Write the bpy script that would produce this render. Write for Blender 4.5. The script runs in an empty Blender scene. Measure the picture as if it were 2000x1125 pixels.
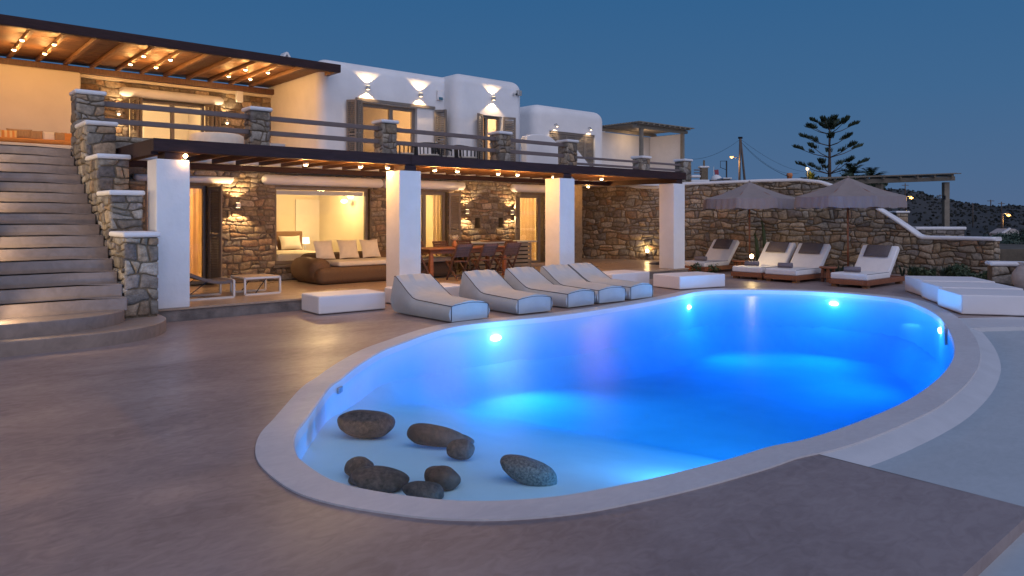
import bpy, bmesh, math, random
from mathutils import Vector, Matrix, noise
from mathutils.geometry import tessellate_polygon

# ---------------------------------------------------------------- camera, sky, sun, exposure
sc = bpy.context.scene
COL = sc.collection
PHI = math.radians(41.02)          # heading of the camera, from +y (into the house) towards +x (along the colonnade)
SP, CP = math.sin(PHI), math.cos(PHI)
F, CX, HY, H = 1430.0, 1000.0, 422.0, 1.75
cam = bpy.data.cameras.new('camera')
cam.sensor_width = 36.0
cam.lens = F / 2000 * 36
cam.shift_y = -(562.5 - HY) / 2000
cam.clip_start, cam.clip_end = 0.1, 3000
cam_o = bpy.data.objects.new('camera', cam)
cam_o.location = (0, 0, H)
cam_o.rotation_euler = (math.radians(90), 0, -PHI)
COL.objects.link(cam_o)
sc.camera = cam_o

world = bpy.data.worlds.new('World')
sc.world = world
world.use_nodes = True
wn, wl = world.node_tree.nodes, world.node_tree.links
wn.clear()
wo = wn.new('ShaderNodeOutputWorld'); bg = wn.new('ShaderNodeBackground')
tc = wn.new('ShaderNodeTexCoord'); sx = wn.new('ShaderNodeSeparateXYZ'); rp = wn.new('ShaderNodeValToRGB')
wl.new(tc.outputs['Generated'], sx.inputs[0]); wl.new(sx.outputs['Z'], rp.inputs[0])
el = rp.color_ramp.elements
el[0].position, el[0].color = 0.0, (0.085, 0.142, 0.262, 1)
el[1].position, el[1].color = 1.0, (0.022, 0.085, 0.235, 1)
for p, c in ((0.05, (0.072, 0.142, 0.270, 1)), (0.15, (0.050, 0.135, 0.278, 1)), (0.30, (0.030, 0.118, 0.272, 1))):
    e = el.new(p); e.color = c
wl.new(rp.outputs[0], bg.inputs[0]); bg.inputs[1].default_value = 1.0
wl.new(bg.outputs[0], wo.inputs[0])

sun = bpy.data.lights.new('sun', 'SUN')       # the afterglow of the set sun: very soft, low, behind the camera
sun.energy = 1.52
sun.angle = math.radians(95)
sun.color = (1.0, 0.93, 1.06)
sun_o = bpy.data.objects.new('sun', sun)
d = Vector((0.25, 0.80, -0.62))
sun_o.rotation_euler = d.to_track_quat('-Z', 'Y').to_euler()
sun_o.location = (-10, -20, 30)
COL.objects.link(sun_o)

vs = sc.view_settings
vs.view_transform = 'Standard'; vs.look = 'None'; vs.exposure = 0.0; vs.gamma = 1.0; vs.use_curve_mapping = False
sc.render.engine = 'CYCLES'
cy = sc.cycles
cy.use_denoising = True
cy.max_bounces = 7; cy.diffuse_bounces = 4; cy.glossy_bounces = 3; cy.transmission_bounces = 4
cy.transparent_max_bounces = 16; cy.sample_clamp_indirect = 4.0; cy.caustics_reflective = False; cy.caustics_refractive = False
cy.use_light_tree = True

# ---------------------------------------------------------------- from photo pixels to places (surveying the photograph)
def on_t(x, y, t):                 # point on the vertical plane parallel to the facade
    r = (x - CX) / F
    s = t * (SP + r * CP) / (CP - r * SP)
    Y = SP * s + CP * t
    return s, H - (y - HY) / F * Y
def s_t(x, t): return on_t(x, HY, t)[0]
def on_z(x, y, z=0.0):             # point on a level plane
    Y = (H - z) * F / (y - HY); X = (x - CX) / F * Y
    return X * CP + Y * SP, -X * SP + Y * CP
def on_s(x, y, s):
    r = (x - CX) / F
    t = s * (CP - r * SP) / (SP + r * CP)
    Y = SP * s + CP * t
    return t, H - (y - HY) / F * Y
def dist_of(x, Yd):                # place straight at a camera depth
    X = (x - CX) / F * Yd
    return X * CP + Yd * SP, -X * SP + Yd * CP
def z_at(y, Yd): return H - (y - HY) / F * Yd
def depth(s, t): return SP * s + CP * t

# ---------------------------------------------------------------- materials
def mat_new(name):
    m = bpy.data.materials.new(name); m.use_nodes = True
    nt = m.node_tree
    return m, nt, nt.nodes['Principled BSDF']
def mat(name, col, rough=0.6, metal=0.0, var=0.12, scale=6.0, bump=0.0, bscale=40.0, stretch=(1, 1, 1), spec=0.5, col2=None, detail=5.0, emis=None, es=0, tint=False, rvar=0.0):
    m, nt, b = mat_new(name)
    n, l = nt.nodes, nt.links
    b.inputs['Roughness'].default_value = rough
    b.inputs['Metallic'].default_value = metal
    b.inputs['Specular IOR Level'].default_value = spec
    t = n.new('ShaderNodeTexCoord'); mp = n.new('ShaderNodeMapping'); mp.inputs['Scale'].default_value = stretch
    l.new(t.outputs['Object'], mp.inputs[0])
    nz = n.new('ShaderNodeTexNoise'); nz.inputs['Scale'].default_value = scale; nz.inputs['Detail'].default_value = detail
    nz.inputs['Roughness'].default_value = 0.6
    l.new(mp.outputs[0], nz.inputs['Vector'])
    r = n.new('ShaderNodeValToRGB')
    c2 = col2 or tuple(min(1, c * (1 + var)) for c in col)
    c1 = tuple(c * (1 - var) for c in col)
    r.color_ramp.elements[0].position = 0.3; r.color_ramp.elements[0].color = (*c1, 1)
    r.color_ramp.elements[1].position = 0.7; r.color_ramp.elements[1].color = (*c2, 1)
    l.new(nz.outputs['Fac'], r.inputs[0])
    out = r.outputs[0]
    if tint:
        a = n.new('ShaderNodeAttribute'); a.attribute_name = 'tint'
        mx = n.new('ShaderNodeMixRGB'); mx.blend_type = 'MULTIPLY'; mx.inputs[0].default_value = 1
        l.new(out, mx.inputs[1]); l.new(a.outputs['Color'], mx.inputs[2]); out = mx.outputs[0]
    l.new(out, b.inputs['Base Color'])
    if rvar:
        mr = n.new('ShaderNodeMapRange'); mr.inputs[3].default_value = rough - rvar; mr.inputs[4].default_value = rough + rvar
        l.new(nz.outputs['Fac'], mr.inputs[0]); l.new(mr.outputs[0], b.inputs['Roughness'])
    if bump:
        n2 = n.new('ShaderNodeTexNoise'); n2.inputs['Scale'].default_value = bscale; n2.inputs['Detail'].default_value = 4
        l.new(mp.outputs[0], n2.inputs['Vector'])
        bp = n.new('ShaderNodeBump'); bp.inputs['Strength'].default_value = bump; bp.inputs['Distance'].default_value = 0.02
        l.new(n2.outputs['Fac'], bp.inputs['Height']); l.new(bp.outputs[0], b.inputs['Normal'])
    if emis:
        b.inputs['Emission Color'].default_value = (*emis, 1); b.inputs['Emission Strength'].default_value = es
    return m
def glass(name, tint=(1, 1, 1), ior=1.45, rough=0.0, bump=0.0, bscale=2.0, density=None, dcol=None, rip=(1, 1, 1)):
    m = bpy.data.materials.new(name); m.use_nodes = True
    n, l = m.node_tree.nodes, m.node_tree.links; n.clear()
    o = n.new('ShaderNodeOutputMaterial'); tr = n.new('ShaderNodeBsdfTransparent'); g = n.new('ShaderNodeBsdfGlossy')
    tr.inputs[0].default_value = (*tint, 1); g.inputs['Roughness'].default_value = rough
    fr = n.new('ShaderNodeFresnel'); fr.inputs[0].default_value = ior; mx = n.new('ShaderNodeMixShader')
    l.new(fr.outputs[0], mx.inputs[0]); l.new(tr.outputs[0], mx.inputs[1]); l.new(g.outputs[0], mx.inputs[2]); l.new(mx.outputs[0], o.inputs[0])
    if bump:
        t = n.new('ShaderNodeTexCoord'); mp = n.new('ShaderNodeMapping'); mp.inputs['Scale'].default_value = rip
        nz = n.new('ShaderNodeTexNoise'); nz.inputs['Scale'].default_value = bscale; nz.inputs['Detail'].default_value = 3
        bp = n.new('ShaderNodeBump'); bp.inputs['Strength'].default_value = bump; bp.inputs['Distance'].default_value = 0.03
        l.new(t.outputs['Object'], mp.inputs[0]); l.new(mp.outputs[0], nz.inputs['Vector']); l.new(nz.outputs['Fac'], bp.inputs['Height'])
        l.new(bp.outputs[0], g.inputs['Normal'])
    if density:
        v = n.new('ShaderNodeVolumeAbsorption'); v.inputs['Color'].default_value = (*dcol, 1); v.inputs['Density'].default_value = density
        l.new(v.outputs[0], o.inputs['Volume'])
    return m
def emit(name, col, s):
    m = bpy.data.materials.new(name); m.use_nodes = True
    n, l = m.node_tree.nodes, m.node_tree.links; n.clear()
    o = n.new('ShaderNodeOutputMaterial'); e = n.new('ShaderNodeEmission'); e.inputs[0].default_value = (*col, 1); e.inputs[1].default_value = s
    l.new(e.outputs[0], o.inputs[0]); return m

WARM = (1.0, 0.60, 0.26)
AMBER = (1.0, 0.50, 0.15)
M = {}
M['plaster'] = mat('white_plaster', (.71, .69, .68), .75, var=.08, scale=1.1, bump=.5, bscale=6, detail=8)
M['coping'] = mat('white_coping_plaster', (.70, .69, .70), .7, var=.06, scale=3, bump=.2, bscale=14)
M['beige'] = mat('beige_plaster', (.66, .58, .46), .8, var=.04, scale=1.5, bump=.15, bscale=9)
M['room'] = mat('cream_room_paint', (.74, .66, .50), .8, var=.03, scale=1)
M['mortar'] = mat('mortar', (.165, .13, .09), .95, var=.25, scale=12, bump=.6, bscale=60)
M['stone'] = mat('stone', (.80, .80, .80), .9, var=.45, scale=14, bump=.8, bscale=38, tint=True, detail=8, spec=.25)
M['beam'] = mat('dark_stained_beam', (.034, .015, .015), .65, spec=.25, var=.35, scale=3, stretch=(1, 8, 8), bump=.2, bscale=30)
M['rafter'] = mat('brown_rafter_wood', (.19, .095, .045), .55, var=.3, scale=3, stretch=(8, 1, 8), bump=.15, bscale=30)
M['board'] = mat('brown_ceiling_board', (.15, .070, .028), .6, var=.3, scale=3, stretch=(1, 9, 9), bump=.15, bscale=20)
M['rail'] = mat('grey_brown_painted_rail', (.155, .125, .125), .6, var=.1, scale=5, stretch=(1, 6, 6))
M['shutter'] = mat('taupe_shutter_paint', (.19, .155, .125), .6, var=.08, scale=8)
M['teak'] = mat('red_teak', (.26, .095, .045), .5, var=.3, scale=5, stretch=(1, 7, 7), bump=.1, bscale=40)
M['darkteak'] = mat('dark_teak', (.11, .052, .036), .5, var=.3, scale=5, stretch=(6, 6, 1))
M['wicker'] = mat('brown_wicker', (.13, .075, .04), .7, var=.4, scale=40, bump=.6, bscale=90, stretch=(1, 1, 3))
M['cushion'] = mat('cream_cushion', (.66, .60, .50), .9, var=.06, scale=8, bump=.3, bscale=12)
M['white_fabric'] = mat('white_mattress_fabric', (.72, .70, .70), .9, var=.04, scale=6, bump=.15, bscale=20)
M['grey_fabric'] = mat('pale_grey_vinyl', (.42, .44, .44), .6, var=.05, scale=5, bump=.3, bscale=7)
M['piping'] = mat('black_piping', (.02, .02, .03), .6)
M['brown_fabric'] = mat('grey_brown_pillow', (.105, .085, .085), .9, var=.12, scale=30, bump=.2, bscale=60)
M['towel'] = mat('grey_towel', (.17, .15, .17), .95, var=.15, scale=40, bump=.4, bscale=90)
M['whitebox'] = mat('white_lacquered_block', (.70, .67, .68), .55, var=.03, scale=2)
M['parasol'] = mat('taupe_parasol_cloth', (.27, .22, .20), .85, var=.07, scale=4)
M['valance'] = mat('taupe_parasol_valance', (.25, .21, .21), .85, var=.04, scale=20, stretch=(1, 1, .05))
M['metal'] = mat('grey_metal', (.45, .43, .40), .4, metal=.6, var=.05)
M['white_metal'] = mat('white_metal', (.6, .6, .58), .45, var=.03)
M['black'] = mat('black', (.012, .012, .014), .55, var=.2)
M['sling'] = mat('grey_sling_fabric', (.16, .13, .12), .85, var=.15, scale=60)
M['sling_light'] = mat('beige_sling_fabric', (.50, .40, .28), .85, var=.08, scale=60)
M['basalt'] = mat('basalt', (.050, .042, .040), .8, var=.5, scale=26, bump=.5, bscale=45, col2=(.135, .105, .088), detail=9)
M['granite'] = mat('speckled_granite', (.060, .058, .060), .8, var=.5, scale=60, bump=.5, bscale=50, col2=(.21, .19, .17), detail=9)
M['redrock'] = mat('brown_rock', (.060, .040, .030), .8, var=.4, scale=14, bump=.5, bscale=50, col2=(.12, .08, .058), detail=9)
M['curtain'] = mat('cream_curtain', (.62, .50, .34), .9, var=.05)
_n, _l = M['curtain'].node_tree.nodes, M['curtain'].node_tree.links
_t = _n.new('ShaderNodeBsdfTranslucent'); _t.inputs[0].default_value = (.66, .52, .34, 1); _x = _n.new('ShaderNodeMixShader'); _x.inputs[0].default_value = .6
_l.new(_n['Principled BSDF'].outputs[0], _x.inputs[1]); _l.new(_t.outputs[0], _x.inputs[2]); _l.new(_x.outputs[0], _n['Material Output'].inputs[0])
M['linen'] = mat('white_bed_linen', (.75, .70, .62), .9, var=.03, bump=.2, bscale=8)
M['headboard'] = mat('brown_headboard', (.20, .12, .07), .8)
M['leaf'] = mat('dark_green_leaf', (.045, .075, .03), .6, var=.4, scale=3)
M['pine'] = mat('pine_green_leaf', (.030, .050, .026), .7, var=.4, scale=2)
M['bush'] = mat('grey_green_bush_leaf', (.045, .075, .05), .7, var=.4, scale=2)
M['scrub'] = mat('dry_scrub_leaf', (.022, .024, .019), .8, var=.5, scale=.3)
M['bark'] = mat('bark', (.09, .06, .045), .9, var=.3, scale=10, stretch=(4, 4, 1))
M['terracotta'] = mat('terracotta', (.45, .18, .08), .8, var=.1)
M['urn'] = mat('grey_stone_urn', (.40, .36, .34), .85, var=.15, scale=10, bump=.3, bscale=40)
M['pole'] = mat('weathered_pole_wood', (.11, .085, .07), .9, var=.2, scale=5, stretch=(5, 5, 1))
M['far_wood'] = mat('grey_weathered_wood', (.22, .19, .15), .85, var=.15, scale=4)
M['glass'] = glass('window_glass')
M['bulb'] = emit('warm_bulb', (1.0, .66, .30), 26)
M['bulb_soft'] = emit('warm_lamp_glow', (1.0, .72, .38), 6)
M['lampshade'] = emit('lit_lamp_shade', (1.0, .80, .50), 2.6)
M['street'] = emit('sodium_street_bulb', (1.0, .46, .10), 9)
M['poolbulb'] = emit('pool_lamp_lens', (.85, .93, 1.0), 16)
M['stripe'] = mat('striped_cushion_cloth', (.60, .30, .10), .9, var=.02)
M['orange'] = mat('orange_seat_cloth', (.55, .22, .05), .9)
M['tan'] = mat('tan_cushion_cloth', (.34, .22, .11), .9, var=.15, scale=30, stretch=(1, 1, .1))
M['door_ochre'] = mat('ochre_door_paint', (.22, .16, .07), .6)

def deck_mat(name, c1, c2, rough, sc_=0.55):
    m, nt, b = mat_new(name); n, l = nt.nodes, nt.links
    t = n.new('ShaderNodeTexCoord')
    mp = n.new('ShaderNodeMapping'); mp.inputs['Rotation'].default_value = (0, 0, math.radians(-38)); mp.inputs['Scale'].default_value = (1.0, 1.8, 1)
    l.new(t.outputs['Object'], mp.inputs[0])
    a = n.new('ShaderNodeTexNoise'); a.inputs['Scale'].default_value = sc_; a.inputs['Detail'].default_value = 9; a.inputs['Roughness'].default_value = .62; a.inputs['Distortion'].default_value = .8
    l.new(mp.outputs[0], a.inputs['Vector'])
    f = n.new('ShaderNodeTexNoise'); f.inputs['Scale'].default_value = 6; f.inputs['Detail'].default_value = 8; f.inputs['Distortion'].default_value = 1.5
    l.new(mp.outputs[0], f.inputs['Vector'])
    mx = n.new('ShaderNodeMath'); mx.operation = 'MULTIPLY_ADD'; mx.inputs[1].default_value = .38; l.new(f.outputs['Fac'], mx.inputs[0])
    ml = n.new('ShaderNodeMath'); ml.operation = 'MULTIPLY'; ml.inputs[1].default_value = .70; l.new(a.outputs['Fac'], ml.inputs[0]); l.new(ml.outputs[0], mx.inputs[2])
    r = n.new('ShaderNodeValToRGB'); r.color_ramp.elements[0].position = .40; r.color_ramp.elements[1].position = .66
    r.color_ramp.elements[0].color = (*c1, 1); r.color_ramp.elements[1].color = (*c2, 1)
    l.new(mx.outputs[0], r.inputs[0]); l.new(r.outputs[0], b.inputs['Base Color'])
    mr = n.new('ShaderNodeMapRange'); mr.inputs[1].default_value = .3; mr.inputs[2].default_value = .75
    mr.inputs[3].default_value = rough + .1; mr.inputs[4].default_value = rough - .1
    l.new(mx.outputs[0], mr.inputs[0]); l.new(mr.outputs[0], b.inputs['Roughness'])
    bp = n.new('ShaderNodeBump'); bp.inputs['Strength'].default_value = .10; bp.inputs['Distance'].default_value = .02
    l.new(mx.outputs[0], bp.inputs['Height']); l.new(bp.outputs[0], b.inputs['Normal'])
    return m
M['deck'] = deck_mat('brushed_cement_deck', (.195, .145, .138), (.300, .232, .218), .42)
M['terrace'] = deck_mat('lamp_warmed_terrace_cement', (.30, .21, .15), (.42, .31, .22), .33)  # same cement as the deck, the lamps' warmth put into its colour
M['stair'] = deck_mat('trowelled_stair_cement', (.20, .155, .130), (.30, .235, .20), .5)
M['rim'] = deck_mat('pale_pool_rim_plaster', (.47, .455, .475), (.55, .535, .55), .5)
M['basin'] = deck_mat('pale_basin_plaster', (.36, .40, .43), (.43, .47, .50), .55)
M['lip'] = mat('basin_lip_plaster', (.50, .51, .54), .7, var=.06, scale=3, bump=.2, bscale=14)
M['shell'] = mat('pool_plaster', (.76, .80, .86), .7, var=.05, scale=1.5, bump=.1, bscale=8)
M['water'] = glass('pool_water', ior=1.055, rough=.33, bump=.2, bscale=2.2, density=.75, dcol=(.06, .80, .985))
M['ground'] = mat('dry_hill_ground', (.018, .019, .018), .95, var=.5, scale=.04, bump=.6, bscale=.5, col2=(.050, .042, .036), detail=12)

# ---------------------------------------------------------------- mesh helpers
class MB:
    def __init__(self): self.v, self.f, self.s, self.tint = [], [], [], []
    def add(self, vs, fs, smooth=False, tint=None):
        o = len(self.v); self.v += [tuple(p) for p in vs]
        for f in fs: self.f.append(tuple(i + o for i in f)); self.s.append(smooth); self.tint.append(tint)
        return self
    def box(self, x0, x1, y0, y1, z0, z1, m=None):
        vs = [Vector((x, y, z)) for z in (z0, z1) for y in (y0, y1) for x in (x0, x1)]
        if m is not None: vs = [m @ p for p in vs]
        return self.add(vs, [(0, 2, 3, 1), (4, 5, 7, 6), (0, 1, 5, 4), (2, 6, 7, 3), (0, 4, 6, 2), (1, 3, 7, 5)])
    def prism(self, poly, z0, z1, m=None):
        n = len(poly)
        a = sum(poly[i][0] * poly[(i + 1) % n][1] - poly[(i + 1) % n][0] * poly[i][1] for i in range(n))
        if a < 0: poly = poly[::-1]
        vs = [Vector((p[0], p[1], z0)) for p in poly] + [Vector((p[0], p[1], z1)) for p in poly]
        tris = tessellate_polygon([[Vector((p[0], p[1], 0)) for p in poly]])
        fs = []
        for t in tris:
            q = [poly[i] for i in t]
            ar = (q[1][0] - q[0][0]) * (q[2][1] - q[0][1]) - (q[2][0] - q[0][0]) * (q[1][1] - q[0][1])
            t = t if ar > 0 else t[::-1]
            fs.append((t[2], t[1], t[0])); fs.append((t[0] + n, t[1] + n, t[2] + n))
        fs += [(i, (i + 1) % n, (i + 1) % n + n, i + n) for i in range(n)]
        if m is not None: vs = [m @ p for p in vs]
        return self.add(vs, fs)
    def tube(self, pts, r, n=8, cap=True, smooth=True):
        pts = [Vector(p) for p in pts]; rs = r if isinstance(r, (list, tuple)) else [r] * len(pts)
        vs, fs = [], []
        up = None
        for i, p in enumerate(pts):
            d_ = (pts[min(i + 1, len(pts) - 1)] - pts[max(i - 1, 0)]).normalized()
            if up is None:
                up = Vector((0, 0, 1)) if abs(d_.z) < .9 else Vector((1, 0, 0))
            a = d_.cross(up).normalized(); b_ = a.cross(d_).normalized(); up = b_
            for k in range(n):
                th = 2 * math.pi * k / n
                vs.append(p + (a * math.cos(th) + b_ * math.sin(th)) * rs[i])
        for i in range(len(pts) - 1):
            for k in range(n):
                fs.append((i * n + k, i * n + (k + 1) % n, (i + 1) * n + (k + 1) % n, (i + 1) * n + k))
        if cap: fs += [tuple(range(n - 1, -1, -1)), tuple(range((len(pts) - 1) * n, len(pts) * n))]
        return self.add(vs, fs, smooth)
    def bar(self, a, b, w, h=None):       # square bar
        h = h or w; a, b = Vector(a), Vector(b); d_ = (b - a).normalized()
        up = Vector((0, 0, 1)) if abs(d_.z) < .95 else Vector((0, 1, 0))
        x = d_.cross(up).normalized(); y = x.cross(d_).normalized()
        vs = [p + x * sx_ * w / 2 + y * sy * h / 2 for p in (a, b) for sx_, sy in ((-1, -1), (1, -1), (1, 1), (-1, 1))]
        return self.add(vs, [(0, 1, 2, 3), (7, 6, 5, 4), (0, 4, 5, 1), (1, 5, 6, 2), (2, 6, 7, 3), (3, 7, 4, 0)])
    def lathe(self, prof, c=(0, 0, 0), n=20, smooth=True):
        vs, fs = [], []
        for r, z in prof:
            for k in range(n):
                th = 2 * math.pi * k / n
                vs.append((c[0] + r * math.cos(th), c[1] + r * math.sin(th), c[2] + z))
        for i in range(len(prof) - 1):
            for k in range(n):
                fs.append((i * n + k, i * n + (k + 1) % n, (i + 1) * n + (k + 1) % n, (i + 1) * n + k))
        fs += [tuple(range(n - 1, -1, -1)), tuple(range((len(prof) - 1) * n, len(prof) * n))]
        return self.add(vs, fs, smooth)
    def mesh(self, name, m):
        me = bpy.data.meshes.new(name); me.from_pydata(self.v, [], self.f)
        me.polygons.foreach_set('use_smooth', self.s)
        if any(t is not None for t in self.tint):
            ca = me.color_attributes.new('tint', 'FLOAT_COLOR', 'CORNER')
            buf = []
            for p, t in zip(me.polygons, self.tint):
                buf += [*(t or (1, 1, 1)), 1.0] * p.loop_total
            ca.data.foreach_set('color', buf)
        if m is not None: me.materials.append(m)
        me.update(); return me
    def build(self, name, m, parent=None, bevel=0, seg=2, loc=None, rz=0, **kw):
        o = bpy.data.objects.new(name, self.mesh(name, m)); COL.objects.link(o)
        if parent is not None: o.parent = parent
        if loc is not None: o.location = loc
        if rz: o.rotation_euler = (0, 0, rz)
        if bevel:
            b = o.modifiers.new('soft_edge', 'BEVEL'); b.width = bevel; b.segments = seg; b.limit_method = 'ANGLE'; b.angle_limit = .6
            for p in o.data.polygons: p.use_smooth = True
            w = o.modifiers.new('wn', 'WEIGHTED_NORMAL'); w.keep_sharp = True
        tag(o, **kw)
        return o
def tag(o, label=None, cat=None, group=None, kind=None):
    if label: o['label'] = label
    if cat: o['category'] = cat
    if group: o['group'] = group
    if kind: o['kind'] = kind
    return o
def thing(name, label, cat, loc=(0, 0, 0), rz=0, group=None):
    o = bpy.data.objects.new(name, None); COL.objects.link(o); o.empty_display_size = .2
    o.location = loc; o.rotation_euler = (0, 0, rz)
    return tag(o, label, cat, group)
def copy_tree(o, parent=None):
    c = o.copy(); COL.objects.link(c)
    if parent is not None: c.parent = parent
    for ch in o.children: copy_tree(ch, c)
    return c
def lamp(kind, loc, energy, col=WARM, parent=None, aim=None, cone=90, blend=.6, rad=.03, size=None):
    L = bpy.data.lights.new('lamp_light', kind); L.energy = energy; L.color = col
    if kind != 'AREA': L.shadow_soft_size = rad
    if kind == 'SPOT': L.spot_size = math.radians(cone); L.spot_blend = blend
    if kind == 'AREA': L.shape = 'RECTANGLE'; L.size, L.size_y = size
    o = bpy.data.objects.new('lamp_light', L); COL.objects.link(o); o.location = loc
    if aim is not None: o.rotation_euler = Vector(aim).to_track_quat('-Z', 'Y').to_euler()
    if parent is not None: o.parent = parent
    return o
def catmull(pts, n=8, closed=True):
    out = []; N = len(pts)
    for i in range(N if closed else N - 1):
        p0, p1, p2, p3 = (pts[(i + k) % N] if closed else pts[min(max(i + k, 0), N - 1)] for k in (-1, 0, 1, 2))
        for k in range(n):
            u = k / n
            out.append(tuple(.5 * (2 * b + (-a + c) * u + (2 * a - 5 * b + 4 * c - d_) * u * u + (-a + 3 * b - 3 * c + d_) * u ** 3) for a, b, c, d_ in zip(p0, p1, p2, p3)))
    if not closed: out.append(tuple(pts[-1]))
    return out

# ---------------------------------------------------------------- rubble stonework
def clip(poly, nx, ny, d_):
    out = []
    n = len(poly)
    for i in range(n):
        p, q = poly[i], poly[(i + 1) % n]
        a, b = nx * p[0] + ny * p[1] - d_, nx * q[0] + ny * q[1] - d_
        if a <= 0: out.append(p)
        if (a < 0 < b) or (b < 0 < a):
            u = a / (a - b); out.append((p[0] + (q[0] - p[0]) * u, p[1] + (q[1] - p[1]) * u))
    return out
def cells(a0, a1, b0, b1, cw, ch, rnd, holes=(), top=None, gap=.007, wav=.20, drop=0):
    """Rough coursed rubble: wavy courses of uneven height cut by leaning joints, some stones split in two, some joined over two courses."""
    H_ = b1 - b0; hs = []; z = 0
    while z < H_ - .25 * ch:
        h = ch * rnd.choice((.62, .8, 1, 1.15, 1.4)) * rnd.uniform(.9, 1.1); hs.append(h); z += h
    k = H_ / sum(hs); ys = [b0]
    for h in hs: ys.append(ys[-1] + h * k)
    ph = [(rnd.uniform(0, 9), rnd.uniform(.9, 2.0), rnd.uniform(0, 9), rnd.uniform(3, 5.5)) for _ in ys]
    def line(i, x):
        if i <= 0: return b0
        if i >= len(ys) - 1: return b1
        p = ph[i]; am = wav * ch
        return ys[i] + am * (math.sin(p[0] + x * p[1] / cw * .9) * .6 + math.sin(p[2] + x * p[3] / cw * .5) * .5)
    raw = []
    nrow = len(ys) - 1
    taken = [[] for _ in range(nrow + 1)]
    for i in range(nrow):
        x = a0; cuts = [a0]
        while True:
            w = cw * rnd.choice((.45, .7, .9, 1.05, 1.35, 1.7)) * rnd.uniform(.88, 1.12)
            if x + w > a1 - .4 * cw: break
            x += w; cuts.append(x)
        cuts.append(a1)
        lean = [0] + [rnd.uniform(-.24, .24) * ch for _ in cuts[1:-1]] + [0]
        for j in range(len(cuts) - 1):
            xl, xr, ll, lr = cuts[j], cuts[j + 1], lean[j], lean[j + 1]
            i1 = i + 1
            def edge(ii, up):
                n_ = 3 if xr - xl > .8 * cw else 2
                e = [(xl + (ll if up else -ll), 0), (xr + (lr if up else -lr), 0)]
                pts = [e[0][0] + (e[1][0] - e[0][0]) * q / n_ for q in range(n_ + 1)]
                return [(px_, line(ii, px_)) for px_ in pts]
            lo, hi = edge(i, False), edge(i1, True)
            if rnd.random() < .14 and ys[i1] - ys[i] > ch * .9:
                m = rnd.uniform(.38, .62); tl = rnd.uniform(-.06, .06) * ch
                mid = [(l_[0] * (1 - m) + h_[0] * m, l_[1] * (1 - m) + h_[1] * m + tl * (q - 1)) for q, (l_, h_) in enumerate(zip(lo, hi))]
                raw.append(lo + mid[::-1]); raw.append(mid + hi[::-1])
            else: raw.append(lo + hi[::-1])
    out = []
    for poly in raw:
        su, sv = sum(p[0] for p in poly) / len(poly), sum(p[1] for p in poly) / len(poly)
        # shrink by the joint width
        q = []
        for p in poly:
            dx, dy = p[0] - su, p[1] - sv; L = math.hypot(dx, dy) or 1
            q.append((p[0] - math.copysign(min(abs(dx), gap + rnd.uniform(0, gap)), dx), p[1] - math.copysign(min(abs(dy), gap + rnd.uniform(0, gap)), dy)))
        poly = q
        if top is not None:
            hh = top(su); sl = (top(su + .1) - top(su - .1)) / .2; L = math.hypot(sl, 1); poly = clip(poly, -sl / L, 1 / L, (-sl * su + hh) / L)
        for (h0, h1, k0, k1) in holes:
            if len(poly) < 3: break
            if max(p[0] for p in poly) < h0 or min(p[0] for p in poly) > h1 or max(p[1] for p in poly) < k0 or min(p[1] for p in poly) > k1: continue
            opts = ((su - h1, (-1, 0, -h1)), (h0 - su, (1, 0, h0)), (sv - k1, (0, -1, -k1)), (k0 - sv, (0, 1, k0)))
            best = max(opts, key=lambda o_: o_[0])
            if best[0] < -.45 * min(cw, ch): poly = []; break
            nx, ny, dd = best[1]; poly = clip(poly, nx, ny, dd)
        if len(poly) < 3: continue
        ar = abs(sum(poly[i][0] * poly[(i + 1) % len(poly)][1] - poly[(i + 1) % len(poly)][0] * poly[i][1] for i in range(len(poly)))) / 2
        if ar < .10 * cw * ch: continue
        out.append((poly, ar))
    return out
PAL_WARM = [(.26, .19, .125), (.31, .235, .155), (.21, .155, .11), (.34, .26, .18), (.25, .21, .17), (.29, .19, .12), (.18, .145, .12), (.29, .25, .20), (.38, .30, .22)]
PAL_GREY = [(.27, .24, .20), (.33, .29, .235), (.21, .185, .16), (.36, .295, .22), (.25, .22, .20), (.32, .235, .16), (.16, .14, .13), (.34, .31, .27)]
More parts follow.
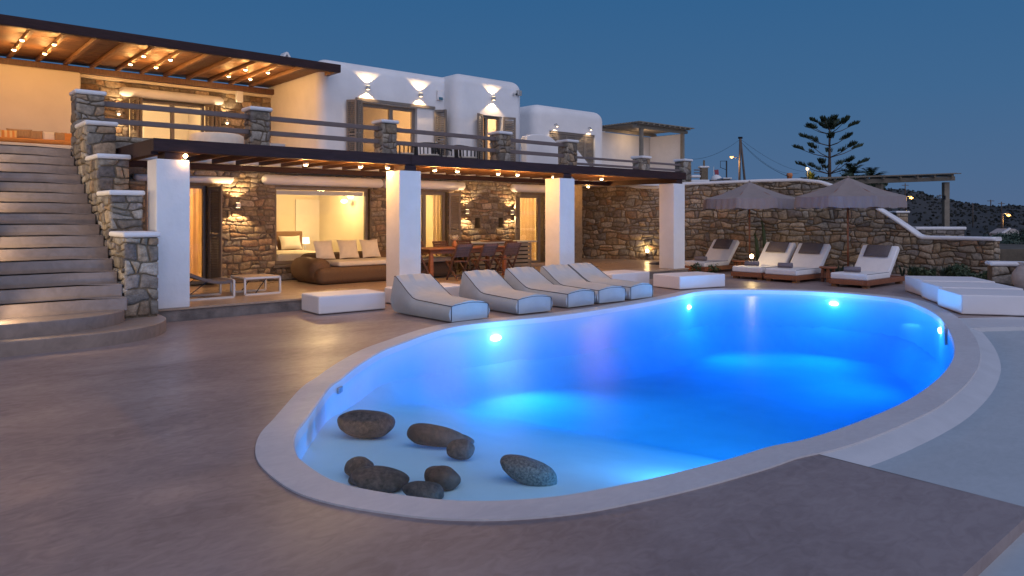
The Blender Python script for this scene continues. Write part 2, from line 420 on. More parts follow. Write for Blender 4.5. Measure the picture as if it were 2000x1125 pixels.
def stone_geo(mb, poly, P, rnd, dep, pal, kn=.2):
    q = []
    n = len(poly)
    for i in range(n):                        # knock the sharp corners off
        o_, p, nx_ = poly[i - 1], poly[i], poly[(i + 1) % n]
        a = Vector((o_[0] - p[0], o_[1] - p[1])); b = Vector((nx_[0] - p[0], nx_[1] - p[1])); la, lb = a.length, b.length
        if la < 1e-4 or lb < 1e-4: continue
        if a.dot(b) / la / lb < -.85: q.append((p[0] + rnd.uniform(-.004, .004), p[1] + rnd.uniform(-.006, .006))); continue
        r = min(la, lb) * kn * rnd.uniform(.5, 1.5)
        q.append((p[0] + a.x / la * r, p[1] + a.y / la * r)); q.append((p[0] + b.x / lb * r, p[1] + b.y / lb * r))
    n = len(q)
    if n < 4: return False
    cx_, cy_ = sum(p[0] for p in q) / n, sum(p[1] for p in q) / n
    dd = dep * rnd.uniform(.45, 1.3); tx, ty = rnd.uniform(-.3, .3) * dd * 3, rnd.uniform(-.3, .3) * dd * 3
    vs = [P(x, y, -.03) for x, y in q]
    vs += [P(cx_ + (x - cx_) * .985, cy_ + (y - cy_) * .985, dd * .6) for x, y in q]
    vs += [P(cx_ + (x - cx_) * .84, cy_ + (y - cy_) * .80, dd * rnd.uniform(.75, 1.2) + (x - cx_) * tx + (y - cy_) * ty) for x, y in q]
    vs += [P(cx_ + rnd.uniform(-.1, .1) * dd, cy_, dd * rnd.uniform(.95, 1.15))]
    fs = []
    for i in range(n):
        j = (i + 1) % n
        fs += [(i, j, n + j, n + i), (n + i, n + j, 2 * n + j, 2 * n + i), (2 * n + i, 2 * n + j, 3 * n)]
    c = rnd.choice(pal); k = rnd.uniform(.75, 1.25)
    mb.add(vs, fs, True, tuple(min(1, x * k * 1.25) for x in c)); return True
def stonework(parent, patches, rnd, limit=290, dep=.045, pal=PAL_WARM, name='stone', big=None):
    """patches: (mapping, cells). The stones that show largest become parts, the rest one joined part."""
    allc = []
    for P, cs in patches:
        for poly, ar in cs:
            x, y = sum(p[0] for p in poly) / len(poly), sum(p[1] for p in poly) / len(poly)
            w = P(x, y, 0); allc.append((ar / max(1, depth(w.x, w.y)) ** 2, poly, P))
    allc.sort(key=lambda e: -e[0])
    rest = MB()
    for i, (_, poly, P) in enumerate(allc):
        if i < limit:
            m = MB()
            if stone_geo(m, poly, P, rnd, dep, pal):
                o = bpy.data.objects.new(name, m.mesh(name, M['stone'])); COL.objects.link(o); o.parent = parent
        else: stone_geo(rest, poly, P, rnd, dep, pal)
    if rest.v: rest.build('stonework', M['stone'], parent, kind='stuff')
def plane_map(o, u, n):            # point on a vertical plane: a along u, b up, d out along n
    o, u, n = Vector(o), Vector(u), Vector(n)
    return lambda a, b, d_: Vector((o.x + u.x * a + n.x * d_, o.y + u.y * a + n.y * d_, o.z + b))
def wall_panels(mb, a0, a1, b0, b1, holes, box):
    """Fill a wall rectangle around openings; box(a0,a1,b0,b1) adds one block."""
    xs = sorted({a0, a1, *[h[0] for h in holes], *[h[1] for h in holes]})
    for i in range(len(xs) - 1):
        x0, x1 = xs[i], xs[i + 1]
        if x1 <= a0 or x0 >= a1: continue
        cuts = sorted((h[2], h[3]) for h in holes if h[0] <= x0 and h[1] >= x1)
        z = b0
        for k0, k1 in cuts:
            if k0 > z + 1e-4: box(x0, x1, z, k0)
            z = max(z, k1)
        if z < b1 - 1e-4: box(x0, x1, z, b1)

# ================================================================ THE SETTING
R0 = random.Random(7)
TZ = 0.22                    # terrace level; the pool deck is z = 0
T0 = 12.82                   # front plane of the colonnade
TW = 16.65                   # ground floor facade
FZ = 3.05                    # upper floor level

# ---- land and hill
prof = [(-400, 409), (1500, 404), (1700, 377), (1745, 374), (1765, 376), (1795, 380), (1815, 387), (1845, 394), (1900, 402), (1950, 407), (1965, 404), (1990, 405), (2010, 411), (2200, 416), (3000, 419)]
def lerp(tab, x):
    if x <= tab[0][0]: return tab[0][1]
    for (a, b), (c, d_) in zip(tab, tab[1:]):
        if x <= c: return b + (d_ - b) * (x - a) / (c - a)
    return tab[-1][1]
def smooth(u): u = max(0, min(1, u)); return u * u * (3 - 2 * u)
def land_z(X, Y):
    r = math.hypot(X, Y)
    px = CX + F * X / Y if Y > 1 else (3000 if X > 0 else -400)
    px = max(-400, min(3000, px))
    near = 2.45 + (0.35 - 2.45) * smooth((px - 1690) / 160)
    hill = z_at(lerp(prof, px), 260)
    tab = [(0, -1.6), (27, -1.6), (33, near), (50, near), (95, near * .5 - 1.2), (260, hill), (420, hill - 6), (900, -8), (1400, -14)]
    z = lerp(tab, r)
    if r > 60:
        k = min(1, (r - 60) / 60)
        z += k * (noise.fractal(Vector((X / 22, Y / 22, 0)), 1, 2, 5) * .5 * (1 if r < 200 else .4))
    return z
mb = MB(); rings = [3, 15, 27, 30, 33, 38, 44, 50] + [50 * 1.06 ** i for i in range(1, 52)] + [1150, 1500]
angs = [math.radians(a) for a in [-180, -150, -120, -90, -60, -45]] + [math.radians(-40 + i * .35) for i in range(0, 250)] + [math.radians(a) for a in (55, 75, 100, 130, 155)]
nA = len(angs)
for r in rings:
    for a in angs:
        X, Y = r * math.sin(a), r * math.cos(a)
        mb.v.append((X * CP + Y * SP, -X * SP + Y * CP, land_z(X, Y)))
for i in range(len(rings) - 1):
    for k in range(nA):
        mb.f.append((i * nA + k, i * nA + (k + 1) % nA, (i + 1) * nA + (k + 1) % nA, (i + 1) * nA + k)); mb.s.append(True); mb.tint.append(None)
mb.build('terrain', M['ground'], kind='structure')

# ---- pool outline (inner edge of the rim), surveyed on the deck plane
px_in = [(572, 867), (578, 890), (597, 909.5), (636.5, 935.5), (675.5, 950), (727.5, 961.5), (783, 970), (857.5, 979), (922.5, 982), (987.5, 981), (1069, 975), (1150, 963),
         (1290, 934), (1426, 899), (1500, 876), (1572, 861), (1650, 836.5), (1737.5, 801.5), (1790, 773.5), (1835.5, 738.5), (1860, 707), (1866, 682.5), (1860, 654.5), (1839, 623), (1807.5, 602),
         (1755, 584), (1650, 573), (1545, 567.7), (1440, 566.3), (1370, 568.7), (1300, 583), (1189, 602), (1078, 617.6), (967, 628), (893, 637), (841, 650), (789, 668.7), (745, 686),
         (700, 713), (664, 741), (640, 760), (597.5, 818.5), (578, 844)]
inner = catmull([on_z(x, y) for x, y in px_in], 5)
if sum(inner[i][0] * inner[(i + 1) % len(inner)][1] - inner[(i + 1) % len(inner)][0] * inner[i][1] for i in range(len(inner))) < 0: inner = inner[::-1]
def offset(poly, d_):
    out = []; n = len(poly)
    for i in range(n):
        a, b = Vector(poly[i - 2]), Vector(poly[(i + 2) % n]); t_ = (b - a).normalized()
        out.append((poly[i][0] + t_.y * d_, poly[i][1] - t_.x * d_))
    return out
outer = offset(inner, .27)
NP = len(inner)
def near_idx(poly, p): return min(range(len(poly)), key=lambda i: (poly[i][0] - p[0]) ** 2 + (poly[i][1] - p[1]) ** 2)
A_ = on_z(1585, 880); B_ = on_z(1842, 617)
ia, ib = near_idx(outer, A_), near_idx(outer, B_)
def arc(poly, i, j, step):         # indices i..j going step
    out = [poly[i]]
    while i != j: i = (i + step) % len(poly); out.append(poly[i])
    return out
# one way round passes the west end (small s); find it
w1, w2 = arc(outer, ia, ib, 1), arc(outer, ia, ib, -1)
west, east_step = (w1, -1) if min(p[0] for p in w1) < min(p[0] for p in w2) else (w2, 1)
deck_poly = [(-9, 1.25), (5.22, 1.25), (5.22, 2.64)] + west + [(15.19, 3.79), (20.4, -.35), (27, -.35), (27, 3.5), (24.4, 6.2), (24.0, 14.5), (20.5, 19.5), (-9, 19.5)]
MB().prism(deck_poly, -1.2, 0).build('pool_deck', M['deck'], kind='structure')
# pool rim, a slightly raised pale band
mb = MB()
io = [(p[0], p[1], .012) for p in inner]; oo = [(p[0], p[1], .012) for p in outer]; od = [(p[0], p[1], -.02) for p in outer]; idn = [(p[0], p[1], -.14) for p in inner]
ir = [(p[0], p[1], -.005) for p in offset(inner, -.012)]; ird = [(p[0], p[1], -1.7) for p in offset(inner, -.012)]
mb.v = od + oo + io + ir
for k in range(3):
    for i in range(NP): j = (i + 1) % NP; mb.f.append((k * NP + i, k * NP + j, (k + 1) * NP + j, (k + 1) * NP + i)); mb.s.append(k == 2); mb.tint.append(None)
pool = thing('swimming_pool', 'large kidney shaped pool glowing blue with a pale plaster rim', 'pool')
mb.build('rim', M['rim'], pool)
# shell: wall and floor
mb = MB(); mb.v = ir + ird
for i in range(NP): j = (i + 1) % NP; mb.f.append((i, j, NP + j, NP + i)); mb.s.append(True); mb.tint.append(None)
mb.build('pool_wall', M['shell'], pool)
import numpy as np
IP = np.array(inner); ms, mt = IP.min(0) - .2, IP.max(0) + .2
STEP = .16
gs, gt = np.arange(ms[0], mt[0], STEP), np.arange(ms[1], mt[1], STEP)
G = np.array([(a, b) for b in gt for a in gs])
Pq = np.roll(IP, -1, 0); E = Pq - IP
best = np.full(len(G), 1e9); ins = np.zeros(len(G), bool)
for i in range(NP):
    d_ = G - IP[i]; L2 = max(1e-9, (E[i] ** 2).sum()); u = np.clip((d_ @ E[i]) / L2, 0, 1)
    best = np.minimum(best, np.hypot(*(d_ - u[:, None] * E[i]).T))
    a, b = IP[i], Pq[i]
    c = ((a[1] > G[:, 1]) != (b[1] > G[:, 1]))
    with np.errstate(divide='ignore', invalid='ignore'):
        xx = (b[0] - a[0]) * (G[:, 1] - a[1]) / (b[1] - a[1]) + a[0]
    ins ^= c & (G[:, 0] < xx)
def sm(u): u = np.clip(u, 0, 1); return u * u * (3 - 2 * u)
D = .27 + .85 * np.clip((G[:, 0] + .25 * (G[:, 1] - 5) - 3.3) / 4.2, 0, 1) ** 1.6 + .25 * sm((G[:, 0] - 7.5) / 5)
fill = np.where(ins, 1 - sm(best / .35), 1.0)
Z = -(D - (D - .2) * .5 * fill * sm((D - .35) / .3))
mb = MB(); ng = len(gs)
mb.v = [(float(a), float(b), float(z)) for (a, b), z in zip(G, Z)]
okp = ins | (best < .2)
for j in range(len(gt) - 1):
    for i in range(ng - 1):
        q = (j * ng + i, j * ng + i + 1, (j + 1) * ng + i + 1, (j + 1) * ng + i)
        if all(okp[k] for k in q) and any(ins[k] for k in q): mb.f.append(q); mb.s.append(True); mb.tint.append(None)
mb.build('pool_floor', M['shell'], pool)
WZ = -.09
wp = offset(inner, .06)
MB().prism(wp[::2], -1.95, WZ).build('water', M['water'], kind='structure')
# underwater lamps in the wall
PL = [(975, 660, .85), (1348, 600, 1.0), (1625, 593, 1.0), (1838, 640, .6)]
for x, y, k in PL:
    i = min(range(NP), key=lambda i: abs(CX + F * ((inner[i][0] * CP - inner[i][1] * SP) / depth(*inner[i])) - x) + (0 if depth(*inner[i]) > 9 else 900))
    p = Vector(inner[i]); n_ = (Vector(offset(inner, -1)[i]) - p).normalized()
    Yd = depth(*p); z = max(-.36, min(-.20, z_at(y, Yd)))
    o = MB().lathe([(.001, .0), (.085, .0), (.10, .012), (.10, .03)], (0, 0, 0), 18).build('pool_lamp', M['poolbulb'], pool)
    o.location = (p.x + n_.x * .045, p.y + n_.y * .045, z)
    o.rotation_euler = Vector((n_.x, n_.y, 0)).to_track_quat('-Z', 'Y').to_euler()
    o.scale = (1, .45, 1)
    lamp('SPOT', (p.x + n_.x * .08, p.y + n_.y * .08, z), 520 * k, (.18, .50, 1.0), None, (n_.x, n_.y, .02), 155, 1.0, .08)
    lamp('POINT', (p.x + n_.x * .45, p.y + n_.y * .45, z), 26 * k, (.08, .46, 1.0), None, rad=.25)  # extra fill light added off the wall to spread the blue glow
# unseen lamps added in the near wall, to cast blue on columns and loungers
for x, y in ((1150, 963), (1480, 881), (1740, 800)):
    i = near_idx(inner, on_z(x, y)); p = Vector(inner[i]); n_ = (Vector(offset(inner, -1)[i]) - p).normalized()
    o = MB().lathe([(.001, .0), (.085, .0), (.10, .012), (.10, .03)], (0, 0, 0), 18).build('pool_lamp', M['poolbulb'], pool)
    o.location = (p.x + n_.x * .045, p.y + n_.y * .045, -.27 if x > 1300 else -.22); o.rotation_euler = Vector((n_.x, n_.y, 0)).to_track_quat('-Z', 'Y').to_euler(); o.scale = (1, .45, 1)
    lamp('SPOT', (p.x + n_.x * .10, p.y + n_.y * .10, -.27 if x > 1300 else -.22), 360 if x > 1300 else 14, (.14, .48, 1.0), None, (n_.x, n_.y, .02), 155, 1.0, .08)
# skimmer slot
o = MB().box(-.16, .16, -.01, .012, -.05, .05).build('skimmer_slot', M['metal'], pool)
i = near_idx(inner, on_z(664, 744)); p = Vector(inner[i]); q = Vector(offset(inner, -.03)[i]); o.location = (q.x, q.y, -.09)
o.scale = (.35, 1, .6); o.rotation_euler = (0, 0, math.atan2(inner[(i + 1) % NP][1] - inner[i][1], inner[(i + 1) % NP][0] - inner[i][0]))

# ---- lower basin beside the pool: sloping lip, then floor
o2 = offset(inner, .40); o3 = offset(inner, .48)
eastA = arc(outer, ia, ib, east_step)
idx = [ia]
while idx[-1] != ib: idx.append((idx[-1] + east_step) % NP)
BZ = -.075
mb = MB(); n = len(idx)
mb.v = [(outer[i][0], outer[i][1], -.004) for i in idx] + [(offset(inner, .34)[i][0], offset(inner, .34)[i][1], -.02) for i in idx] + [(o2[i][0], o2[i][1], BZ + .03) for i in idx] + [(o3[i][0], o3[i][1], BZ) for i in idx]
for k in range(3):
    for i in range(n - 1): mb.f.append((k * n + i, k * n + i + 1, (k + 1) * n + i + 1, (k + 1) * n + i)); mb.s.append(True); mb.tint.append(None)
mb.build('basin_lip', M['lip'], kind='structure')
ledge = [B_, (15.19, 3.79), (20.4, -.35), (20.4, -1.7), (14.7, 2.9), on_z(1845, 640)]
MB().prism(ledge, BZ - .2, -.012).build('basin_ledge', M['lip'], kind='structure')
bp_ = [o3[i] for i in idx] + [(14.5, 3.6), (15, 3.5), (20.4, -1), (27, -1), (27, -16), (-9, -16), (-9, 1.26), (5.21, 1.26), (5.21, 2.66)]
MB().prism(bp_, BZ - 1.2, BZ).build('basin_floor', M['basin'], kind='structure')

# ---- terrace floor with its kerb
terr = [(3.30, T0), (18.05, T0), (18.6, 14.9), (21.6, 15.9), (20.6, 19.6), (3.30, 19.6)]
MB().prism([(3.26, T0 + .03), (18.02, T0 + .03), (18.6, 15.0), (21.6, 16.0), (20.6, 19.55), (3.26, 19.55)], .002, TZ - .002).build('kerb', mat('stained_kerb_cement', (.19, .165, .155), .85, var=.45, scale=3, bump=.4), kind='structure')
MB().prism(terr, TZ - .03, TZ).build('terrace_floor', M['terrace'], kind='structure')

# ---- staircase
stair = thing('outdoor_staircase', 'broad cement staircase with rounded lower steps rising to the upper lounge', 'staircase', (1, 11, 0))
RIS = .179
for i in range(1, 18):
    z1 = RIS * i; tn = 12.7 + (z1 - .933) / .603
    if i == 1:
        pl = [(-3, 11.0)] + [(2.15 + 1.28 * math.sin(a), 12.36 - 1.36 * math.cos(a)) for a in [math.radians(k * 7.5) for k in range(13)]] + [(3.43, 12.75), (-3, 12.75)]
    elif i == 2:
        pl = [(-3, 11.36)] + [(1.75 + 1.1 * math.sin(a), 12.30 - .94 * math.cos(a)) for a in [math.radians(k * 9) for k in range(11)]] + [(2.852, 12.75), (-3, 12.75)]
    else:
        bulge = [(2.852 - k * .6, tn - .0) for k in range(0, 10)]
        pl = bulge + [(-3, tn), (-3, tn + .75), (2.852, tn + .75)]
    o = MB().prism([(a - 1, b - 11) for a, b in pl], z1 - RIS - .02, z1).build('step', M['stair'], stair, bevel=.018)
MB().prism([(-4, 5.9), (1.84, 5.9), (1.84, 13), (-4, 13)], 2.85, RIS * 17 - .002).build('landing', M['stair'], stair)
# wall closing the left side of the flight, with its recessed step lights
lw = thing('stair_side_wall', 'white plaster wall with small step lights left of the staircase', 'wall', (.93, 13, 0))
MB().prism([(-.25, -1.0), (0, -1.0), (0, 5), (-.25, 5)], 0, 3.5).build('wall', M['plaster'], lw)
for k, tt in enumerate((11.6, 13.05, 14.2, 15.4)):
    z = (.933 + .603 * (tt - 12.7)) + .28
    MB().box(-.02, .03, -.09, .09, -.04, .04).build('step_light', M['bulb_soft'], lw, loc=(0, tt - 13, z))
    lamp('SPOT', (1.0, tt, z + .04), 60, (1, .72, .42), None, (1, -.05, -.32), 130, .8, .04)

# ---- stepped stone wall beside the flight
sw = thing('stepped_stone_wall', 'grey stone wall stepping up beside the staircase with white capped piers', 'wall', (3.1, 12.3, 0))
segs = [(12.33, 13.22, 1.42), (13.22, 14.10, 2.09), (14.10, 15.0, 2.74), (15.0, 15.9, 3.40), (15.9, 16.38, 4.08)]
S0, S1 = 2.89, 3.35
rs = random.Random(11); patches = []
core = MB()
OFS = Vector((3.1, 12.3, 0))
def rel(P, o=OFS): return lambda a, b, d_: P(a, b, d_) - o
for k, (ta, tb, zt) in enumerate(segs):
    core.box(S0 - 3.1, S1 - 3.1, ta + .02 - 12.3, tb + (.02 if k < 4 else 0) - 12.3, 0, zt)
    zlow = RIS if k == 0 else segs[k - 1][2] - .05
    patches.append((rel(plane_map((S0 - .02, ta + .02, 0), (1, 0, 0), (0, -1, 0))), cells(0, S1 - S0 + .04, zlow + .02, zt, .235, .175, rs)))
    zs = max(.2, .933 + .603 * (ta - 12.7) - .15)
    patches.append((rel(plane_map((S0, ta + .0, 0), (0, 1, 0), (-1, 0, 0))), cells(0, tb - ta, zs, zt, .24, .17, rs)))
core.build('core', M['mortar'], sw)
class _D: pass
def cap(x0, x1, y0, y1, z, parent, th=.085, ov=.045, name='cap'):
    return MB().box(x0 - ov, x1 + ov, y0 - ov, y1 + ov, z, z + th).build(name, M['coping'], parent, bevel=.035, seg=3)
for k, (ta, tb, zt) in enumerate(segs):
    cap(S0 - 3.1, S1 - 3.1, ta - 12.3, tb - 12.3 - (.05 if k < 4 else 0), zt, sw)
stonework(sw, patches, rs, 290, .035, PAL_GREY)

# ---- villa, ground floor
villa = thing('villa', 'two storey villa of brown stone below and rounded white plaster blocks above', 'house', (3.4, 16.65, 0))
VO = Vector((3.4, 16.65, 0))
HO = [(4.3, 5.56, TZ, 2.42), (7.13, 9.66, .60, 2.45), (10.2, 12.12, TZ, 2.42), (14.76, 15.85, TZ, 2.42), (13.11, 13.29, 1.40, 1.70), (13.99, 14.17, 1.40, 1.70)]
mb = MB()
wall_panels(mb, 3.40, 17.2, 0, 2.85, HO, lambda a, b, c, d_: mb.box(a - VO.x, b - VO.x, .05, .38, c, d_))
mb.box(17.2 - VO.x, 17.6 - VO.x, .05, 2.6, 0, 2.85)
mb.build('wall', M['mortar'], villa)
rs = random.Random(5)
vp = [(rel(plane_map((0, TW + .05, 0), (1, 0, 0), (0, -1, 0)), VO), cells(3.4, 17.2, TZ, 2.85, .225, .13, rs, [(h[0] - .02, h[1] + .02, h[2] - .02, h[3] + .05) for h in HO]))]
# lintels: rounded white plaster rolls over the openings
for a, b in ((4.05, 6.1), (6.79, 9.98), (10.0, 12.66), (14.45, 16.2)):
    MB().tube([(a - VO.x, -.02, 2.60), (a + .06 - VO.x, -.02, 2.60), (b - .06 - VO.x, -.02, 2.60), (b - VO.x, -.02, 2.60)], [.07, .12, .12, .07], 14).build('lintel', M['plaster'], villa)
def inner_room(parent, s0, s1, t0, t1, z0, z1, m, off, front_holes=None):
    mb = MB()
    a, b, c, d_ = s0 - off.x, s1 - off.x, t0 - off.y, t1 - off.y
    mb.box(a, b, d_, d_ + .1, z0, z1); mb.box(a - .1, a, c, d_ + .1, z0, z1); mb.box(b, b + .1, c, d_ + .1, z0, z1)
    mb.box(a - .1, b + .1, c, d_ + .1, z1, z1 + .06); mb.box(a - .1, b + .1, c, d_ + .1, z0 - .06, z0)
    return mb.build('room_wall', m, parent)
for a, b in ((3.7, 6.5), (6.75, 10.05), (10.2, 12.9), (14.5, 16.9)):
    inner_room(villa, a, b, 17.03, 20.4, TZ + .01, 2.78, M['room'], VO)
# frames, glass
def window(parent, s0, s1, t, z0, z1, off, muls=(), fw=.06, m='shutter', name='window', pane=True):
    f = MB(); a, b, y = s0 - off.x, s1 - off.x, t - off.y
    f.box(a, a + fw, y, y + .08, z0, z1); f.box(b - fw, b, y, y + .08, z0, z1)
    f.box(a + fw, b - fw, y, y + .08, z1 - fw, z1); f.box(a + fw, b - fw, y, y + .08, z0, z0 + fw * 1.1)
    w = f.build(name, M[m], parent)
    xs = [a + fw] + [k - off.x for k in muls] + [b - fw]
    for k in muls: MB().box(k - off.x - fw * .6, k - off.x + fw * .6, y - .006, y + .086, z0 + fw * 1.1, z1 - fw).build('mullion', M[m], w)
    if pane:
        for i in range(len(xs) - 1):
            MB().box(xs[i] + .01, xs[i + 1] - .01, y + .035, y + .041, z0 + fw * 1.12, z1 - fw - .004).build('pane', M['glass'], w)
    return w
window(villa, 4.3, 5.56, TW + .16, TZ + .02, 2.42, VO, (5.0,), name='glass_door')
window(villa, 7.13, 9.66, TW + .16, .60, 2.45, VO, (), .07)
window(villa, 10.2, 12.12, TW + .16, TZ + .02, 2.42, VO, (11.42,), .085, name='glass_door')
window(villa, 14.80, 15.81, TW + .16, TZ + .02, 2.42, VO, (), .11, name='glass_door')
MB().box(7.05 - VO.x, 9.74 - VO.x, -.04, .2, .53, .585).build('window_sill', M['shutter'], villa)
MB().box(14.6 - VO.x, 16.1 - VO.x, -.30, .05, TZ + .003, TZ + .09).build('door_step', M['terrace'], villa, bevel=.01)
# roller blind rolled up behind the big window
MB().box(7.22 - VO.x, 9.57 - VO.x, .27, .31, 2.27, 2.37).build('roller_blind', M['white_metal'], villa)
def shutter(parent, s0, s1, t, z0, z1, off, rz=0, m='shutter', hinge='l'):
    """Louvred shutter leaf: a frame and joined slats, hinged at s0 (or s1) and swung by rz."""
    w = s1 - s0; fr = MB(); sg = 1 if hinge == 'l' else -1; st = min(.055, w * .22)
    def bx(a, b, y0, y1, c, d_):
        a, b = (a, b) if sg > 0 else (-b, -a); fr.box(a, b, y0, y1, c, d_)
    bx(0, st, -.02, .02, z0, z1); bx(w - st, w, -.02, .02, z0, z1); bx(st, w - st, -.02, .02, z0, z0 + .09); bx(st, w - st, -.02, .02, z1 - .07, z1)
    bx(st, w - st, -.02, .02, (z0 + z1) / 2 - .03, (z0 + z1) / 2 + .03)
    o = fr.build('shutter', M[m], parent); o.location = ((s0 if sg > 0 else s1) - off.x, t - off.y, 0); o.rotation_euler = (0, 0, rz)
    sl = MB(); z = z0 + .12
    while z < z1 - .10:
        if abs(z - (z0 + z1) / 2) > .05:
            a, b = (st, w - st) if sg > 0 else (-w + st, -st)
            sl.add([(a, -.016, z - .02), (b, -.016, z - .02), (b, .016, z + .02), (a, .016, z + .02), (a, -.016, z - .012), (b, -.016, z - .012), (b, .016, z + .028), (a, .016, z + .028)],
                   [(0, 1, 2, 3), (7, 6, 5, 4), (0, 4, 5, 1), (1, 5, 6, 2), (2, 6, 7, 3), (3, 7, 4, 0)])
        z += .055
    sl.build('louvres', M[m], o, kind='stuff')
    return o
shutter(villa, 5.58, 5.98, TW + .0, TZ + .03, 2.40, VO, math.radians(-68))
shutter(villa, 5.64, 6.00, TW + .0, TZ + .03, 2.40, VO, math.radians(-78))
shutter(villa, 12.13, 12.48, TW - .01, TZ + .03, 2.40, VO, math.radians(-18))
shutter(villa, 14.45, 14.78, TW - .01, TZ + .03, 2.40, VO, math.radians(25), hinge='r')
shutter(villa, 15.87, 16.2, TW - .01, TZ + .03, 2.40, VO, math.radians(-35))
def curtain(s0, s1, t, z0, z1, m, parent, off, amp=.035, wl_=.14, name='curtain'):
    mb = MB(); n = int((s1 - s0) / .02); rr = random.Random(int(s0 * 100))
    ph = [rr.uniform(.7, 1.3) for _ in range(n + 1)]; acc = 0
    for k in range(n + 1):
        acc += ph[k] * 2 * math.pi * .02 / wl_; y = amp * math.sin(acc)
        mb.v += [(s0 + k * .02 - off.x, t + y - off.y, z0), (s0 + k * .02 - off.x, t + y * .8 - off.y, z1)]
    for k in range(n): mb.f.append((2 * k, 2 * k + 2, 2 * k + 3, 2 * k + 1)); mb.s.append(True); mb.tint.append(None)
    return mb.build(name, m, parent)
curtain(4.35, 5.5, TW + .38, TZ + .03, 2.6, M['curtain'], villa, VO)
curtain(10.25, 10.75, TW + .42, TZ + .03, 2.6, M['curtain'], villa, VO)
curtain(11.9, 12.4, TW + .42, TZ + .03, 2.6, M['curtain'], villa, VO)
curtain(15.25, 15.8, TW + .42, TZ + .03, 2.6, M['curtain'], villa, VO)
# floor slab between the storeys and balcony edge
MB().prism([(3.36 - 3.4, -.80), (16.45 - 3.4, -.80), (16.45 - 3.4, 8), (-6, 8), (-6, 5.5), (3.36 - 3.4, 5.5)], 2.86, FZ).build('balcony_slab', M['plaster'], villa)
MB().prism([(16.46 - 3.4, -.80), (21.3 - 3.4, -.80), (24 - 3.4, 1), (27.4 - 3.4, 4.9), (16.46 - 3.4, 4.9)], 2.80, 2.90).build('balcony_slab', M['plaster'], villa)

# ---- villa, upper stone part
TU = 21.75
u0 = s_t(155, TU); uw0, uzt = on_t(253, 190, TU); uw1, _ = on_t(422, 200, TU); uzb = FZ
hz = on_t(335, 196, TU)[1]
UH = [(uw0, uw1, FZ, hz - .02)]
mb = MB(); wall_panels(mb, u0, 9.2, FZ, 5.52, UH, lambda a, b, c, d_: mb.box(a - VO.x, b - VO.x, TU + .05 - VO.y, TU + .35 - VO.y, c, d_))
mb.build('wall', M['mortar'], villa)
vp.append((rel(plane_map((0, TU + .05, 0), (1, 0, 0), (0, -1, 0)), VO), cells(u0, 9.2, FZ, 5.36, .30, .19, rs, [(a - .02, b + .02, c, d_ + .16) for a, b, c, d_ in UH])))
stonework(villa, vp, rs, 292, .03, PAL_WARM)
MB().box(u0 - VO.x, 9.15 - VO.x, TU - .05 - VO.y, TU + .049 - VO.y, 5.36, 5.50).build('plaster_band', M['beige'], villa)
MB().tube([(uw0 - .25 - VO.x, TU - .02 - VO.y, hz + .11), (uw0 - .17 - VO.x, TU - .03 - VO.y, hz + .11), (uw1 + .1 - VO.x, TU - .03 - VO.y, hz + .11), (uw1 + .18 - VO.x, TU - .02 - VO.y, hz + .11)], [.07, .13, .13, .07], 12).build('lintel', M['plaster'], villa)
inner_room(villa, uw0 - .3, uw1 + .3, TU + .36, TU + 3.5, FZ + .01, 5.35, M['room'], VO)
window(villa, uw0 + .28, uw1 - .28, TU + .16, FZ, hz - .03, VO, ((uw0 + uw1) / 2,), .08, name='glass_door')
for k in range(2): shutter(villa, uw0 + .02 + k * .09, uw0 + .30 + k * .09, TU - .02, FZ + .02, hz - .04, VO, math.radians(-62))
for k in range(3): shutter(villa, uw1 - .30 + k * .10, uw1 - .02 + k * .10, TU - .02, FZ + .02, hz - .04, VO, math.radians(-62))
# kitchen cupboards inside
kb = MB().box(uw0 + .3 - VO.x, uw1 - 1.2 - VO.x, TU + 2.9 - VO.y, TU + 3.45 - VO.y, FZ, 4.7).build('kitchen_cupboard', M['linen'], villa)
for k in range(4):
    MB().box(-.008, .008, -.02, 0, 0, .25).build('handle', M['black'], kb, loc=(uw0 + .55 + k * .42 - VO.x, TU + 2.9 - VO.y, 3.9))
# beige lounge wall to the left of it
bw1 = u0 - .02
MB().box(-6.5 - VO.x, bw1 - VO.x, TU - .30 - VO.y, TU + .35 - VO.y, FZ, z_at(139, depth(bw1, TU - .3)) - .03).build('lounge_wall', M['beige'], villa, bevel=.05)

# ---- white upper blocks, rounded like poured plaster
def white_block(name, s0, s1, t0, t1, z0, z1, cuts, r=.30, room=True):
    me = bmesh.new(); bmesh.ops.create_cube(me, size=1)
    for v in me.verts: v.co = Vector((s0 + (v.co.x + .5) * (s1 - s0), t0 + (v.co.y + .5) * (t1 - t0), z0 + (v.co.z + .5) * (z1 - z0)))
    ed = [e for e in me.edges if not all(abs(v.co.z - z0) < 1e-5 for v in e.verts)]
    bmesh.ops.bevel(me, geom=ed, offset=r, segments=7, profile=.5, affect='EDGES')
    m = bpy.data.meshes.new(name); me.to_mesh(m); me.free()
    o = bpy.data.objects.new(name, m); COL.objects.link(o)
    tmp = []
    cc = list(cuts)
    if room: cc.append((s0 + .3, s1 - .3, t0 + .32, t1 - .3, z0 + .002, z1 - .55))
    for c in cc:
        b = MB().box(*c).build('cutter', None); tmp.append(b)
        k = o.modifiers.new('cut', 'BOOLEAN'); k.object = b; k.operation = 'DIFFERENCE'; k.solver = 'EXACT'
    bpy.context.view_layer.update()
    dg = bpy.context.evaluated_depsgraph_get()
    nm = bpy.data.meshes.new_from_object(o.evaluated_get(dg)); nm.name = name
    o.modifiers.clear(); o.data = nm
    nm.materials.clear(); nm.materials.append(M['plaster'])
    for p in nm.polygons: p.use_smooth = True
    nm.set_sharp_from_angle(angle=math.radians(28))
    for b in tmp: bpy.data.objects.remove(b)
    for v in nm.vertices: v.co -= VO
    o.parent = villa
    return o
